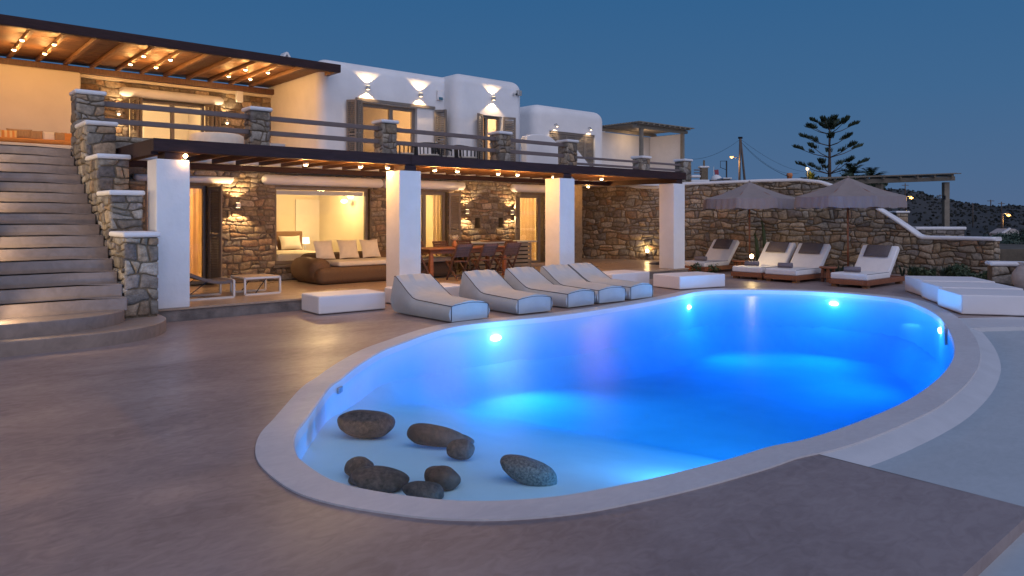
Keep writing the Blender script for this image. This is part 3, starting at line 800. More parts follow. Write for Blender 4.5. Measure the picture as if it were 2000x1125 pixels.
TF = 18.5
b1d = (s_t(706, TF), s_t(815, TF)); b1z = on_t(760, 205, TF)[1]
white_block('white_wall', 9.15, 13.9, TF, 25, FZ - .1, 6.10, [(b1d[0], b1d[1], TF - .5, TF + .6, FZ, b1z)])
TG = 17.92
b2d = (s_t(942, TG), s_t(981, TG)); b2z = on_t(960, 226, TG)[1]
white_block('white_wall', 13.32, 16.12, TG, 25, FZ - .1, 6.16, [(b2d[0], b2d[1], TG - .5, TG + .6, FZ, b2z)], .34)
TH = 20.4
h0, h1 = s_t(1046, TH), 22.95
b3d = (s_t(1073, TH), s_t(1162, TH)); b3z = on_t(1115, 259, TH)[1]
white_block('white_wall', h0, h1, TH, 27, 2.82, on_t(1060, 202, TH)[1], [(b3d[0], b3d[1], TH - .5, TH + .18, 2.9, b3z)], .42, room=False)
white_block('white_wall', 23.2, 25.6, 22.6, 27, 2.82, z_at(233, depth(23.6, 22.6)), [], .4, room=False)
window(villa, b1d[0] + .02, b1d[1] - .02, TF + .12, FZ + .02, b1z - .01, VO, ((b1d[0] + b1d[1]) / 2 + .1,), .10, name='glass_door')
t0s, t1s = s_t(694, TF), s_t(848, TF)
MB().box(t0s - VO.x, t1s - VO.x, TF - .06 - VO.y, TF + .004 - VO.y, b1z + .02, b1z + .10).build('shutter_track', M['shutter'], villa)
for k in range(3): shutter(villa, t0s - .30 + k * .09, t0s + .0 + k * .09, TF - .06, FZ + .02, b1z, VO, math.radians(-55))
shutter(villa, t1s - .02, t1s + .36, TF - .05, FZ + .02, b1z, VO, math.radians(-50)); shutter(villa, t1s + .12, t1s + .44, TF - .05, FZ + .02, b1z, VO, math.radians(-80))
window(villa, b2d[0] + .01, b2d[1] - .01, TG + .12, FZ + .02, b2z - .01, VO, (b2d[0] + .26,), .07, name='glass_door')
shutter(villa, b2d[0] - .36, b2d[0] - .02, TG - .04, FZ + .02, b2z, VO, math.radians(25), hinge='r')
shutter(villa, b2d[1] + .02, b2d[1] + .46, TG - .04, FZ + .02, b2z, VO, math.radians(-12))
for k in range(5):
    w_ = (b3d[1] - b3d[0] - .02) / 5
    shutter(villa, b3d[0] + .01 + k * w_, b3d[0] + .01 + (k + 1) * w_ - .01, TH + .08, 2.92, b3z - .1, VO)
MB().box(b3d[0] + .005 - VO.x, b3d[1] - .005 - VO.x, TH + .03 - VO.y, TH + .14 - VO.y, b3z - .09, b3z - .005).build('shutter_track', M['shutter'], villa)
curtain(b2d[0], b2d[1] - .25, TG + .40, FZ, b2z - .0, M['curtain'], villa, VO)
# chimney with its two-slab cap
cs, cz = on_t(556, 122, 24.0); 
ch = MB().box(cs - .22 - VO.x, cs + .22 - VO.x, 24 - .2 - VO.y, 24.2 - VO.y, 5.2, cz - .05).build('chimney', M['plaster'], villa, bevel=.05)
for sg in (-1, 1): MB().bar((cs + sg * .25 - VO.x, 24 - VO.y, cz - .08), (cs + sg * .0 - VO.x, 24 - VO.y, cz + .32), .42, .07).build('chimney_cap', M['plaster'], ch, bevel=.02)
# white sloping parapet of the little outer stair
pp = [(1029, 266), (1040, 262), (1060, 262), (1077, 268), (1092, 281), (1108, 286), (1127, 291), (1138, 305), (1152, 322)]
pt = [on_t(x, y, 17.3) for x, y in pp]
m = MB(); n = len(pt)
m.v = [(a - VO.x, y - VO.y, z) for y in (17.3, 17.6) for a, z in [(a, 2.85) for a, _ in pt] + pt]
for k in range(n - 1):
    m.f += [(k, k + 1, n + k + 1, n + k), (2 * n + k + 1, 2 * n + k, 3 * n + k, 3 * n + k + 1), (n + k, n + k + 1, 3 * n + k + 1, 3 * n + k)]; m.s += [False] * 3; m.tint += [None] * 3
m.f += [(0, n, 3 * n, 2 * n), (n - 1, 3 * n - 1, 4 * n - 1, 2 * n - 1)]; m.s += [False] * 2; m.tint += [None] * 2
m.build('stair_parapet', M['plaster'], villa, bevel=.04)
# small fittings on the white walls
def fitting(name, x, y, t, w, h, dpt, m, label, cat, bev=.02):
    s, z = on_t(x, y, t)
    return MB().box(-w / 2, w / 2, -dpt, 0, -h / 2, h / 2).build(name, M[m], None, bevel=bev, loc=(s, t - .003, z), label=label, cat=cat)
fitting('wall_speaker', 466, 189, TU - .0, .20, .34, .12, 'plaster', 'white box speaker high on the upper stone wall', 'speaker')
o = fitting('alarm_siren', 857, 187, TF, .20, .30, .10, 'plaster', 'white alarm box on the wall right of the wide upper door', 'alarm')
MB().box(-.07, .07, -.115, -.101, -.14, -.06).build('lens', mat('teal_lens', (.05, .15, .2), .3), o)
fitting('junction_box', 1012, 182, TG, .17, .17, .10, 'metal', 'small grey box at the top corner of the tall white block', 'box')
s, z = on_t(1003, 184, TG); cm = thing('security_camera', 'small dark security camera beside the grey box under the rounded roof edge', 'camera', (s, TG - .02, z))
MB().tube([(0, 0, 0), (-.02, -.14, -.02)], .045, 10).build('housing', M['white_metal'], cm); MB().tube([(-.02, -.142, -.02), (-.023, -.16, -.023)], .035, 10).build('lens', M['black'], cm)

# ---- room lights
def room_lamp(s, t, z, e, col=WARM, rad=.12): return lamp('POINT', (s, t, z), e, col, None, rad=rad)
room_lamp(4.9, 18.0, 2.1, 120, AMBER); room_lamp(11.4, 18.4, 2.2, 150, (1, .66, .27)); room_lamp(15.6, 18.1, 2.0, 130, (1, .60, .22))
room_lamp(9.1, 18.3, 2.3, 140, (1, .66, .28))
room_lamp((uw0 + uw1) / 2, TU + 1.6, 5.0, 100, (1, .68, .34))
room_lamp((b1d[0] + b1d[1]) / 2, TF + 1.8, 5.0, 130, (1, .50, .16)); room_lamp((b2d[0] + b2d[1]) / 2 + .3, TG + 1.5, 4.9, 70, (1, .55, .22))

# ================================================================ PERGOLAS AND RAILINGS
# ---- lower pergola on four square white columns
pg = thing('colonnade_pergola', 'dark timber pergola on four square white columns along the terrace', 'pergola', (3.41, T0, TZ))
PO = Vector((3.41, T0, TZ))
FR = [3.99, 8.63, 13.24, 17.85]
for s in FR:
    MB().box(s - .53 - PO.x, s - PO.x, 0, .53, 0, 2.69 - TZ).build('column', M['plaster'], pg, bevel=.02, seg=3)
def pbox(name, a, b, c, d_, e, f, m, parent=pg, o=PO, bev=.008): return MB().box(a - o.x, b - o.x, c - o.y, d_ - o.y, e - o.z, f - o.z).build(name, M[m], parent, bevel=bev, seg=1)
pbox('front_beam', 3.41, 8.36, T0 - .03, T0 + .12, 2.81, 3.02, 'beam'); pbox('front_beam', 8.363, 17.87, T0 - .03, T0 + .12, 2.81, 3.02, 'beam')
for s in FR: pbox('bearing_block', s - .40, s - .12, T0 + .0, T0 + .42, 2.692, 2.808, 'beam')
pbox('end_beam', 3.41, 3.53, T0 + .122, 15.84, 2.76, 3.02, 'beam'); pbox('end_beam', 17.75, 17.87, T0 + .122, 15.84, 2.72, 3.02, 'beam')
pbox('back_beam', 3.533, 17.747, 15.66, 15.84, 2.72, 2.84, 'beam')
s = 3.8; k = 0
while s < 17.6:
    pbox('rafter', s, s + .07, T0 + .122, 15.655, 2.842, 2.97, 'rafter'); s += .5; k += 1
t = T0 + .13
while t < 15.6:
    pbox('board', 3.54, 17.74, t, t + .196, 2.972 + .001 * (k % 3), 2.998, 'board', bev=0); t += .2; k += 1
for x, y, t_ in ((338, 307, T0 + .05), (597, 322, 13.4), (704, 326, 13.4), (757, 328, 13.2), (849, 333, 13.4), (893, 335, 13.4), (973, 340, 13.4), (1011, 342, 13.4), (1081, 346, 13.2), (1115, 347.5, 13.0), (1175, 350, 13.4), (1149, 365, 15.9)):
    s, z = on_t(x, y, t_)
    z = min(z, 2.80) if t_ > T0 + .3 else 2.685
    if t_ < T0 + .1: s, z = 3.9, 2.75
    if t_ < T0 + .1: ring = MB().lathe([(.0, 0), (.035, 0), (.035, .02)], n=12).build('downlight', M['bulb'], pg); ring.location = (s - PO.x, -.04, z - PO.z); ring.rotation_euler = (math.radians(90), 0, 0)
    else:
        can = MB().lathe([(.045, .0), (.055, .0), (.055, .06), (.0, .06)], n=12).build('downlight', M['metal'], pg, loc=(s - PO.x, t_ - PO.y, z - PO.z))
        MB().lathe([(.001, -.028), (.03, -.022), (.044, .0), (.040, .02), (.001, .02)], n=14).build('bulb', M['bulb'], can)
    lamp('POINT', (s, t_ - (.07 if t_ < T0 + .1 else 0), z - .09), (5 if t_ < T0 + .1 else 14 if x in (757, 1081, 1115) else 54), AMBER, rad=.03)

# ---- upper pergola over the lounge
TP = 17.83; SE = 9.43
ug = thing('upper_pergola', 'wide dark timber roof with pairs of downlights over the upper lounge', 'pergola', (-4, TP, 5.6))
UO = Vector((-4, TP, 5.6))
def ubox(*a, **k): return pbox(*a, parent=ug, o=UO, **k)
ubox('front_beam', -5.0, SE, TP, TP + .12, 5.60, 5.81, 'beam')
ubox('end_beam', SE - .12, SE, TP + .122, TU - .12, 5.60, 5.78, 'rafter')
ubox('back_beam', -5.0, SE - .16, TU - .22, TU - .06, 5.44, 5.60, 'darkteak')
s = 7.87 + .6
rn = 0
while s > -5:
    ubox('rafter', s - .045, s + .045, TP + .122, TU - .06, 5.602, 5.70, 'rafter'); s -= .6
t = TP + .125; k = 0
while t < TU + .2:
    ubox('board', -5.0, SE - .125, t, t + .246, 5.702 + .002 * (k % 2), 5.73, 'board', bev=0); t += .25; k += 1
for s in (7.87, 7.27, 5.43, 4.83, 3.0, 2.40, .6, 0.0):
    for t_ in (18.92, 20.13):
        can = MB().lathe([(.04, .0), (.05, .0), (.05, .05), (.0, .05)], n=12).build('downlight', M['metal'], ug, loc=(s - UO.x, t_ - UO.y, 5.552 - UO.z))
        MB().lathe([(.001, -.026), (.03, -.02), (.046, .0), (.04, .02), (.001, .02)], n=14).build('bulb', M['bulb'], can)
        lamp('POINT', (s, t_, 5.44), 20, AMBER, rad=.03)

# ---- balcony railing: stone posts with white caps and two rails
rl = thing('balcony_railing', 'balcony railing of grey stone posts with white caps and two flat rails', 'railing', (6.4, 16, FZ))
RO = Vector((6.4, 16, FZ))
rs = random.Random(23)
TR = 15.9
posts = []
for xr, zt, zb in ((528, 4.08, FZ - .1), (776, 4.08, FZ - .1), (998, 4.08, FZ - .1), (1128, 4.03, FZ - .1), (1270, 3.72, 2.85), (1351, 3.74, 2.6)):
    s1 = s_t(xr, TR); s0 = s1 - .43; posts.append((s0, s1))
    po = MB().box(s0 + .025 - RO.x, s1 - .025 - RO.x, TR + .025 - RO.y, TR + .43 - RO.y, zb - RO.z, zt - RO.z).build('post', M['mortar'], rl)
    cap(s0 - RO.x, s1 - RO.x, TR - RO.y, TR + .45 - RO.y, zt - RO.z, po, th=.09)
    stonework(po, [(rel(plane_map((s0, TR + .025, 0), (1, 0, 0), (0, -1, 0)), RO), cells(0, .43, zb, zt, .21, .2, rs)),
                   (rel(plane_map((s0 + .025, TR, 0), (0, 1, 0), (-1, 0, 0)), RO), cells(0, .45, zb, zt, .2, .2, rs)),
                   (rel(plane_map((s1 - .025, TR, 0), (0, 1, 0), (1, 0, 0)), RO), cells(0, .45, zb, zt, .2, .2, rs))], rs, 40, .03, PAL_GREY)
ends = [(3.35, 0)] + posts
for i in range(len(posts)):
    a = (3.38 if i == 0 else posts[i - 1][1]) - .01; b = posts[i][0] + .01
    zz = (3.90, 3.57) if i < 4 else (3.57, 3.37)
    for z in zz: MB().box(a - RO.x, b - RO.x, TR + .16 - RO.y, TR + .23 - RO.y, z - RO.z, z + (.105 if i < 4 else .07) - RO.z).build('rail', M['rail'], rl, bevel=.006, seg=1)
# low stone parapet under the first bay
lp = thing('stone_parapet', 'low grey stone parapet at the balcony edge above the stepped wall', 'parapet', (3.4, TR, FZ))
LO = Vector((3.4, TR, FZ))
MB().box(0, 2.6, .03, .25, -.45, .27).build('core', M['mortar'], lp)
stonework(lp, [(rel(plane_map((3.4, TR + .03, 0), (1, 0, 0), (0, -1, 0)), LO), cells(0, 2.6, 2.6, 3.32, .3, .15, rs))], rs, 60, .03, PAL_GREY)

# ---- small pergola and wall at the far end of the upper floor
fp = thing('garden_pergola', 'small grey timber pergola over the far end of the upper terrace', 'pergola', (24, 19.4, 2.9))
FO = Vector((24, 19.4, 2.9))
for a, b in ((24.0, 19.4), (26.85, 19.4)): MB().box(a - FO.x, a + .13 - FO.x, b - FO.y, b + .13 - FO.y, 0, 2.5).build('post', M['far_wood'], fp)
pbox('beam', 23.6, 27.2, 19.38, 19.55, 5.40, 5.52, 'far_wood', fp, FO); pbox('beam', 23.6, 27.2, 21.1, 21.25, 5.40, 5.52, 'far_wood', fp, FO)
s = 23.7
while s < 27.1: pbox('rafter', s, s + .08, 19.1, 21.35, 5.522, 5.60, 'far_wood', fp, FO); s += .36
t = 19.1
while t < 21.3: pbox('slat', 23.5, 27.3, t, t + .11, 5.602, 5.635, 'far_wood', fp, FO, bev=0); t += .16
ew = thing('terrace_end_wall', 'beige plaster wall under the small grey pergola', 'wall', (25, 21.3, 2.9))
MB().box(22.96 - 25, 27.1 - 25, .05, .3, -.05, 2.5).build('wall', M['plaster'], ew, bevel=.03)
MB().box(26.98 - 25, 27.2 - 25, -1.75, .04, -.05, 2.5).build('side_wall', M['plaster'], ew, bevel=.03)
MB().box(23.02 - 25, 23.5 - 25, .0, .045, -.05, 2.1).build('door', M['door_ochre'], ew)
lamp('POINT', (25.2, 20.4, 5.2), 22, (1, .66, .38), rad=.05)

# ================================================================ RETAINING WALL
rw = thing('retaining_wall', 'long brown rubble stone retaining wall with a white coping that sweeps down', 'wall', (22, 14, 0))
WO = Vector((22, 14, 0))
path = catmull([(19.25, 18.6), (19.9, 17.2), (20.8, 15.75), (21.9, 14.0), (22.8, 12.0), (23.25, 10.0), (23.42, 8.3), (23.42, 6.55)], 10, False)
cum = [0]
for p, q in zip(path, path[1:]): cum.append(cum[-1] + math.hypot(q[0] - p[0], q[1] - p[1]))
LW = cum[-1]
def wpt(a):
    a_ = max(0, min(LW - 1e-6, a)); k = max(i for i in range(len(cum)) if cum[i] <= a_); k = min(k, len(path) - 2)
    u = (a - cum[k]) / (cum[k + 1] - cum[k]); p, q = path[k], path[k + 1]
    tx, ty = q[0] - p[0], q[1] - p[1]; L = math.hypot(tx, ty)
    return Vector((p[0] + tx * u, p[1] + ty * u, 0)), Vector((ty / L, -tx / L, 0)), k
def wmap(a, b, d_):
    p, n_, _ = wpt(a); return Vector((p.x + n_.x * d_, p.y + n_.y * d_, b)) - WO
n0 = wpt(1)[1]
SGN = 1 if n0.dot(Vector((-1, -1, 0))) > 0 else -1
def wmap(a, b, d_):
    p, n_, _ = wpt(a); return Vector((p.x + SGN * n_.x * d_, p.y + SGN * n_.y * d_, b)) - WO
def a_at_t(t): return min(range(len(path)), key=lambda i: abs(path[i][1] - t))
def wtop_t(t):
    return lerp([(6, 1.06), (8.45, 1.06), (8.75, 1.30), (9.1, 1.56), (9.5, 1.84), (9.9, 2.10), (10.35, 2.36), (10.8, 2.60), (11.3, 2.80), (11.9, 2.88), (13.0, 2.88), (15.6, 2.80), (16.0, 2.70), (16.6, 2.72), (17.2, 2.92), (19, 2.95)], t)
def wtop(a): return wtop_t(wpt(a)[0].y)
rs = random.Random(41)
ws = cells(0, LW, 0, 3.0, .27, .17, rs, top=wtop, gap=.008, wav=.32)
core = MB(); N = 70
for k in range(N):
    a, b = LW * k / N, LW * (k + 1) / N
    q = [wmap(a, -.1, 0), wmap(b, -.1, 0), wmap(b, -.1, -.42), wmap(a, -.1, -.42), wmap(a, wtop(a), 0), wmap(b, wtop(b), 0), wmap(b, wtop(b), -.42), wmap(a, wtop(a), -.42)]
    core.add(q, [(0, 1, 5, 4), (2, 3, 7, 6), (4, 5, 6, 7)] + ([(0, 4, 7, 3)] if k == 0 else []) + ([(1, 2, 6, 5)] if k == N - 1 else []))
core.build('core', M['mortar'], rw)
ep, en, _ = wpt(LW)
endmap = lambda a, b, d_: Vector((ep.x - SGN * en.x * a, ep.y - SGN * en.y * a - d_, b)) - WO
stonework(rw, [(wmap, ws), (endmap, cells(0, .42, 0, 1.06, .3, .22, rs))], rs, 295, .05, PAL_WARM + PAL_GREY[:4])
cop = MB(); sec = [(.055, 0), (.075, .03), (.07, .08), (.03, .105), (-.40, .105), (-.46, .07), (-.46, .02), (-.44, 0)]
N = 110
for k in range(N + 1):
    a = -.0 + (LW + .06) * k / N
    for dd, hh in sec: cop.v.append(tuple(wmap(a, wtop(a) + hh, dd)))
ns = len(sec)
for k in range(N):
    for i in range(ns): cop.f.append((k * ns + i, k * ns + (i + 1) % ns, (k + 1) * ns + (i + 1) % ns, (k + 1) * ns + i)); cop.s.append(True); cop.tint.append(None)
cop.f += [tuple(range(ns)), tuple(range(N * ns, N * ns + ns))]; cop.s += [False] * 2; cop.tint += [None] * 2
cop.build('coping', M['coping'], rw)

# lower wall continuing to the right
lw2 = thing('low_garden_wall', 'low stone wall with white coping running off to the right behind the urn', 'wall', (23.3, 6.3, 0))
l0, l1 = on_z(1937, 511, .62 + .08), on_z(2110, 514, .70)
u_ = Vector((l1[0] - l0[0], l1[1] - l0[1], 0)); LL = u_.length; u_.normalize(); n_ = Vector((u_.y, -u_.x, 0)); n_ = n_ if n_.dot(Vector((-1, -1, 0))) > 0 else -n_
LWO = Vector((23.3, 6.3, 0))
lm = rel(plane_map((l0[0], l0[1], 0), u_, n_), LWO)
c_ = MB(); c_.add([lm(a, b, d_) for b in (0, .60) for a, d_ in ((0, -.01), (LL, -.01), (LL, -.35), (0, -.35))], [(0, 1, 5, 4), (1, 2, 6, 5), (2, 3, 7, 6), (3, 0, 4, 7), (4, 5, 6, 7)]); c_.build('core', M['mortar'], lw2)
c_ = MB(); c_.add([lm(a, b, d_) for b in (.60, .70) for a, d_ in ((-.05, .07), (LL, .07), (LL, -.40), (-.05, -.40))], [(0, 1, 5, 4), (1, 2, 6, 5), (2, 3, 7, 6), (3, 0, 4, 7), (4, 5, 6, 7), (3, 2, 1, 0)]); c_.build('coping', M['coping'], lw2, bevel=.04, seg=3)
stonework(lw2, [(lm, cells(0, LL, 0, .60, .33, .2, rs))], rs, 60, .045, PAL_GREY + PAL_WARM[:3])

# raised ground held by the wall
back = [wmap(a, 0, -.3) + WO for a in [LW * k / 24 for k in range(0, 15)]]
bk = [(p.x, p.y) for p in back]
MB().prism(bk + [(31, 13.5), (40, 22), (28, 34), (17.7, 34), (17.7, 18.7)], 1.0, 2.62).build('upper_garden_ground', mat('garden_earth', (.09, .075, .055), .95, var=.4, scale=2, bump=.6, bscale=12), kind='structure')
back = [wmap(a, 0, -.3) + WO for a in [LW * k / 24 for k in range(14, 25)]]
MB().prism([(p.x, p.y) for p in back] + [(31, 1.0), (40, 4), (36, 16), (27, 13.2)], -.6, .82).build('lower_garden_ground', bpy.data.materials['garden_earth'], kind='structure')

# ================================================================ LAMPS
def sconce(x, y, t, label, e=26, up=True, down=True, g='up and down wall lamps on the villa', w=.10, h=.10):
    s, z = on_t(x, y, t)
    o = thing('wall_lamp', label, 'wall lamp', (s, t - .035, z), group=g)
    MB().box(-w / 2, w / 2, -.10, 0, -h / 2, h / 2).build('housing', M['metal'], o, bevel=.008)
    for k, on in ((1, up), (-1, down)):
        if not on: continue
        MB().box(-w * .32, w * .32, -.085, -.02, -.004, .004).build('lens', M['bulb_soft'], o, loc=(0, 0, k * (h / 2 + .003)))
        lamp('SPOT', (0, -.085, k * (h / 2 + .02)), e, (1, .66, .32), o, (0, .06, k), 108, .22, .012)
sconce(462, 401, TW - .03, 'wall lamp between the orange door and the big bedroom window', 60)
sconce(909, 413, TW - .03, 'wall lamp left of the two small wall niches', 42)
sconce(997, 415, TW - .03, 'wall lamp right of the two small wall niches', 42)
G2 = 'up and down wall lamps on the upper white walls'
sconce(716, 172, TF, 'wall lamp at the left above the wide upper door', 40, g=G2)
sconce(819, 186, TF, 'wall lamp at the right above the wide upper door', 40, g=G2)
sconce(961, 193, TG, 'wall lamp above the narrow door of the tall white block', 40, g=G2)
for x, y, lb in ((230, 216, 'lantern wall lamp left of the upper glass door'), (441, 234, 'lantern wall lamp right of the upper glass door')):
    s, z = on_t(x, y, TU - .05)
    o = thing('wall_lantern', lb, 'wall lamp', (s, TU - .03, z), group='lantern lamps on the upper stone wall')
    MB().box(-.02, .02, -.12, .02, -.02, .02).build('bracket', M['black'], o)
    MB().lathe([(.02, .05), (.05, .02), (.07, -.02), (.10, -.10), (.09, -.10), (.0, -.09)], (0, -.13, 0), 14).build('shade', M['metal'], o)
    MB().lathe([(.0, -.15), (.035, -.13), (.04, -.10), (.0, -.09)], (0, -.13, 0), 10).build('bulb', M['bulb_soft'], o)
    lamp('SPOT', (0, -.13, .09), 22, (1, .72, .38), o, (0, .12, 1), 95, .3, .02); lamp('SPOT', (0, -.13, -.17), 22, (1, .72, .38), o, (0, .12, -1), 110, .4, .02)
for x, y, lb in ((1083, 246, 'small hooded lamp at the left above the louvred shutters'), (1149, 253, 'small hooded lamp at the right above the louvred shutters')):
    s, z = on_t(x, y, TH)
    o = thing('hooded_lamp', lb, 'wall lamp', (s, TH - .02, z), group='small hooded lamps above the louvred shutters')
    MB().tube([(0, .02, .06), (0, -.10, .07), (0, -.13, .02)], .012, 8).build('arm', M['black'], o)
    MB().lathe([(.02, .03), (.07, -.03), (.06, -.03), (.0, -.02)], (0, -.13, 0), 12).build('shade', M['metal'], o)
    MB().lathe([(.0, -.06), (.03, -.05), (.03, -.02), (.0, -.02)], (0, -.13, 0), 10).build('bulb', M['bulb_soft'], o)
    lamp('SPOT', (0, -.13, -.08), 14, (1, .72, .40), o, (0, .25, -1), 120, .6, .02)
# garden lamps at the foot of the retaining wall
def garden_light(s, t, z0, label, e, h=.28, soft=False):
    o = thing('garden_lamp', label, 'garden lamp', (s, t, z0))
    MB().tube([(0, 0, 0), (0, 0, h)], .012, 8).build('spike', M['black'], o)
    MB().lathe([(.03, 0), (.045, .02), (.045, .09), (.03, .11)], (0, 0, h), 14).build('housing', M['black'], o)
    MB().lathe([(.001, -.06), (.04, -.045), (.058, 0), (.04, .045), (.001, .06)], (0, -.0, h + .17), 14).build('bulb', M['bulb'], o)
    lamp('POINT', (0, 0, h + .24), e, (1, .70, .30), o, rad=.04)
s, t = on_z(1261, 507, TZ); o_ = garden_light(s - .1, t - .15, TZ, 'round garden lamp at the foot of the stone wall beyond the columns', 9, .14)
s, t = dist_of(1468, 20.8); garden_light(s, t, 0, 'bright garden lamp between the first two sunbeds', 20, z_at(502, 20.8) - .15)
s, t = dist_of(1530, 22.8); garden_light(s, t, 0, 'dim garden lamp among the plants behind the paired sunbeds', 10, .2)

# ================================================================ FURNITURE ON THE DECK
# ---- bean bag loungers
def make_bean(label, group):
    o = thing('bean_lounger', label, 'lounger', group=group)
    W, L = .78, 1.76
    prof = [(0, .02, .27), (.5, .02, .285), (.98, .02, .30), (1.10, .02, .325), (1.28, .02, .42), (1.48, .02, .54), (1.70, .02, .665), (1.735, .03, .655), (1.77, .06, .42)]
    # cross sections along the length: front (y=0) to the back
    mb = MB(); nw = 14; rings_ = []
    for k, (y, zb, zt) in enumerate(prof):
        ring = []
        hw = W / 2 * (1 - .03 * math.cos(k))
        def pt(x, z):
            puff = .05 * math.sin(math.pi * (z - zb) / max(.05, zt - zb))
            return (x + (puff if x > 0 else -puff), y - (.03 * math.cos(x / hw * 1.5) if k == 0 else 0), z)
        for i in range(5): ring.append(pt(-hw, zb + (zt - zb) * i / 4))
        for i in range(1, nw):
            u = i / nw; x = -hw + 2 * hw * u
            crown = .075 * math.sin(math.pi * u) ** .8 * (1 if k < 4 else -.1 if k < 6 else .25) + .006 * math.sin(u * 17 + k * 2.3)
            if k == 3: crown -= .03 * math.sin(math.pi * u)
            ring.append((x, y - (.03 * math.sin(math.pi * u) if k == 0 else 0), zt + crown))
        for i in range(5): ring.append(pt(hw, zt - (zt - zb) * i / 4))
        rings_.append(ring)
    n = len(rings_[0])
    for r in rings_: mb.v += r
    for k in range(len(rings_) - 1):
        for i in range(n - 1): mb.f.append((k * n + i, (k + 1) * n + i, (k + 1) * n + i + 1, k * n + i + 1)); mb.s.append(True); mb.tint.append(None)
        mb.f.append((k * n, k * n + n - 1, (k + 1) * n + n - 1, (k + 1) * n)); mb.s.append(False); mb.tint.append(None)
    # closing faces, domed a little
    for k, sg in ((0, -1), (len(rings_) - 1, 1)):
        r = rings_[k]; c = Vector((0, r[0][1] + sg * .055, .15 if k == 0 else .3)); mb.v.append(tuple(c)); ci = len(mb.v) - 1
        mid = []
        for i in range(n):
            p = Vector(r[i]); q = p * .5 + c * .5; q.y = p.y * .3 + c.y * .7; mb.v.append(tuple(q)); mid.append(len(mb.v) - 1)
        for i in range(n):
            j = (i + 1) % n
            mb.f += [(k * n + i, k * n + j, mid[j], mid[i]), (mid[i], mid[j], ci)]; mb.s += [True, True]; mb.tint += [None, None]
    body = mb.build('body', M['grey_fabric'], o)
    body.data.set_sharp_from_angle(angle=math.radians(50))
    for sg in (-1, 1):
        pts = [(sg * W / 2 * (1 - .03 * math.cos(k)) * 1.004, y, zt + .002) for k, (y, zb, zt) in enumerate(prof[:8])]
        pts = [(pts[0][0] + sg * .004, -.012, .03)] + [(pts[0][0] + sg * .006, -.014, .26)] + pts
        MB().tube(pts, .0065, 6).build('piping', M['piping'], o)
    MB().tube([(-W / 2 * .97, -.004, .275)] + [(-W / 2 * .97 + W * .97 * u, -.004 - .03 * math.sin(math.pi * u), .275 + .042 * math.sin(math.pi * u)) for u in (.15, .3, .5, .7, .85)] + [(W / 2 * .97, -.004, .275)], .0055, 6).build('piping', M['piping'], o)
    return o
GB = 'grey bean bag loungers lined up at the pool edge'
bl = [(7.08, 9.66, 'grey bean bag lounger nearest the long white block, first in the row', 0), (8.53, 9.64, 'second bean bag lounger of the row, in front of the dining chairs', -3),
      (9.86, 9.76, 'middle bean bag lounger of the row of five', 2), (10.80, 9.80, 'fourth bean bag lounger, wedged beside the middle one', -2), (11.78, 9.84, 'bean bag lounger at the far right end of the row', 3)]
b0 = make_bean(bl[0][2], GB)
for i, (s, t, lb, rz) in enumerate(bl):
    o = b0 if i == 0 else copy_tree(b0)
    o.location = (s + .39, t, 0); o.rotation_euler = (0, 0, math.radians(rz)); o['label'] = lb
# ---- low white blocks
def wblock(s, t, w, d_, h, rz, label, group='low white cube tables and daybeds'):
    return MB().box(0, w, 0, d_, .012, h).build('white_block_table', M['whitebox'], None, bevel=.03, seg=4, loc=(s, t, 0), rz=math.radians(rz), label=label, cat='block table', group=group)
wblock(5.89, 11.95, 1.32, .80, .33, -3, 'low white block table alone at the left of the lounger row')
wblock(7.70, 11.96, 1.50, .80, .33, 0, 'low white block table behind the first lounger against the column')
wblock(13.55, 11.85, 1.45, .86, .33, 0, 'low white block table behind the last lounger below the third column')
wblock(14.3, 10.42, 1.50, .95, .33, -11, 'low white block table between the lounger row and the sunbeds')
GR = 'three wide white blocks side by side at the right'
ang = math.degrees(math.atan2(.58, .80))
for (s, t), lb in (((14.50, 4.55), 'white block nearest the camera in the trio at the right edge'), ((15.78, 5.30), 'middle white block of the trio at the right'), ((17.12, 6.14), 'rear white block of the trio, next to the last sunbed')):
    L_ = 1.42
    o = MB().box(0, 1.27, -L_, 0, .012, .36).build('white_block_table', M['whitebox'], None, bevel=.025, seg=3, loc=(s, t, 0), rz=math.radians(ang), label=lb, cat='block table', group=GR)

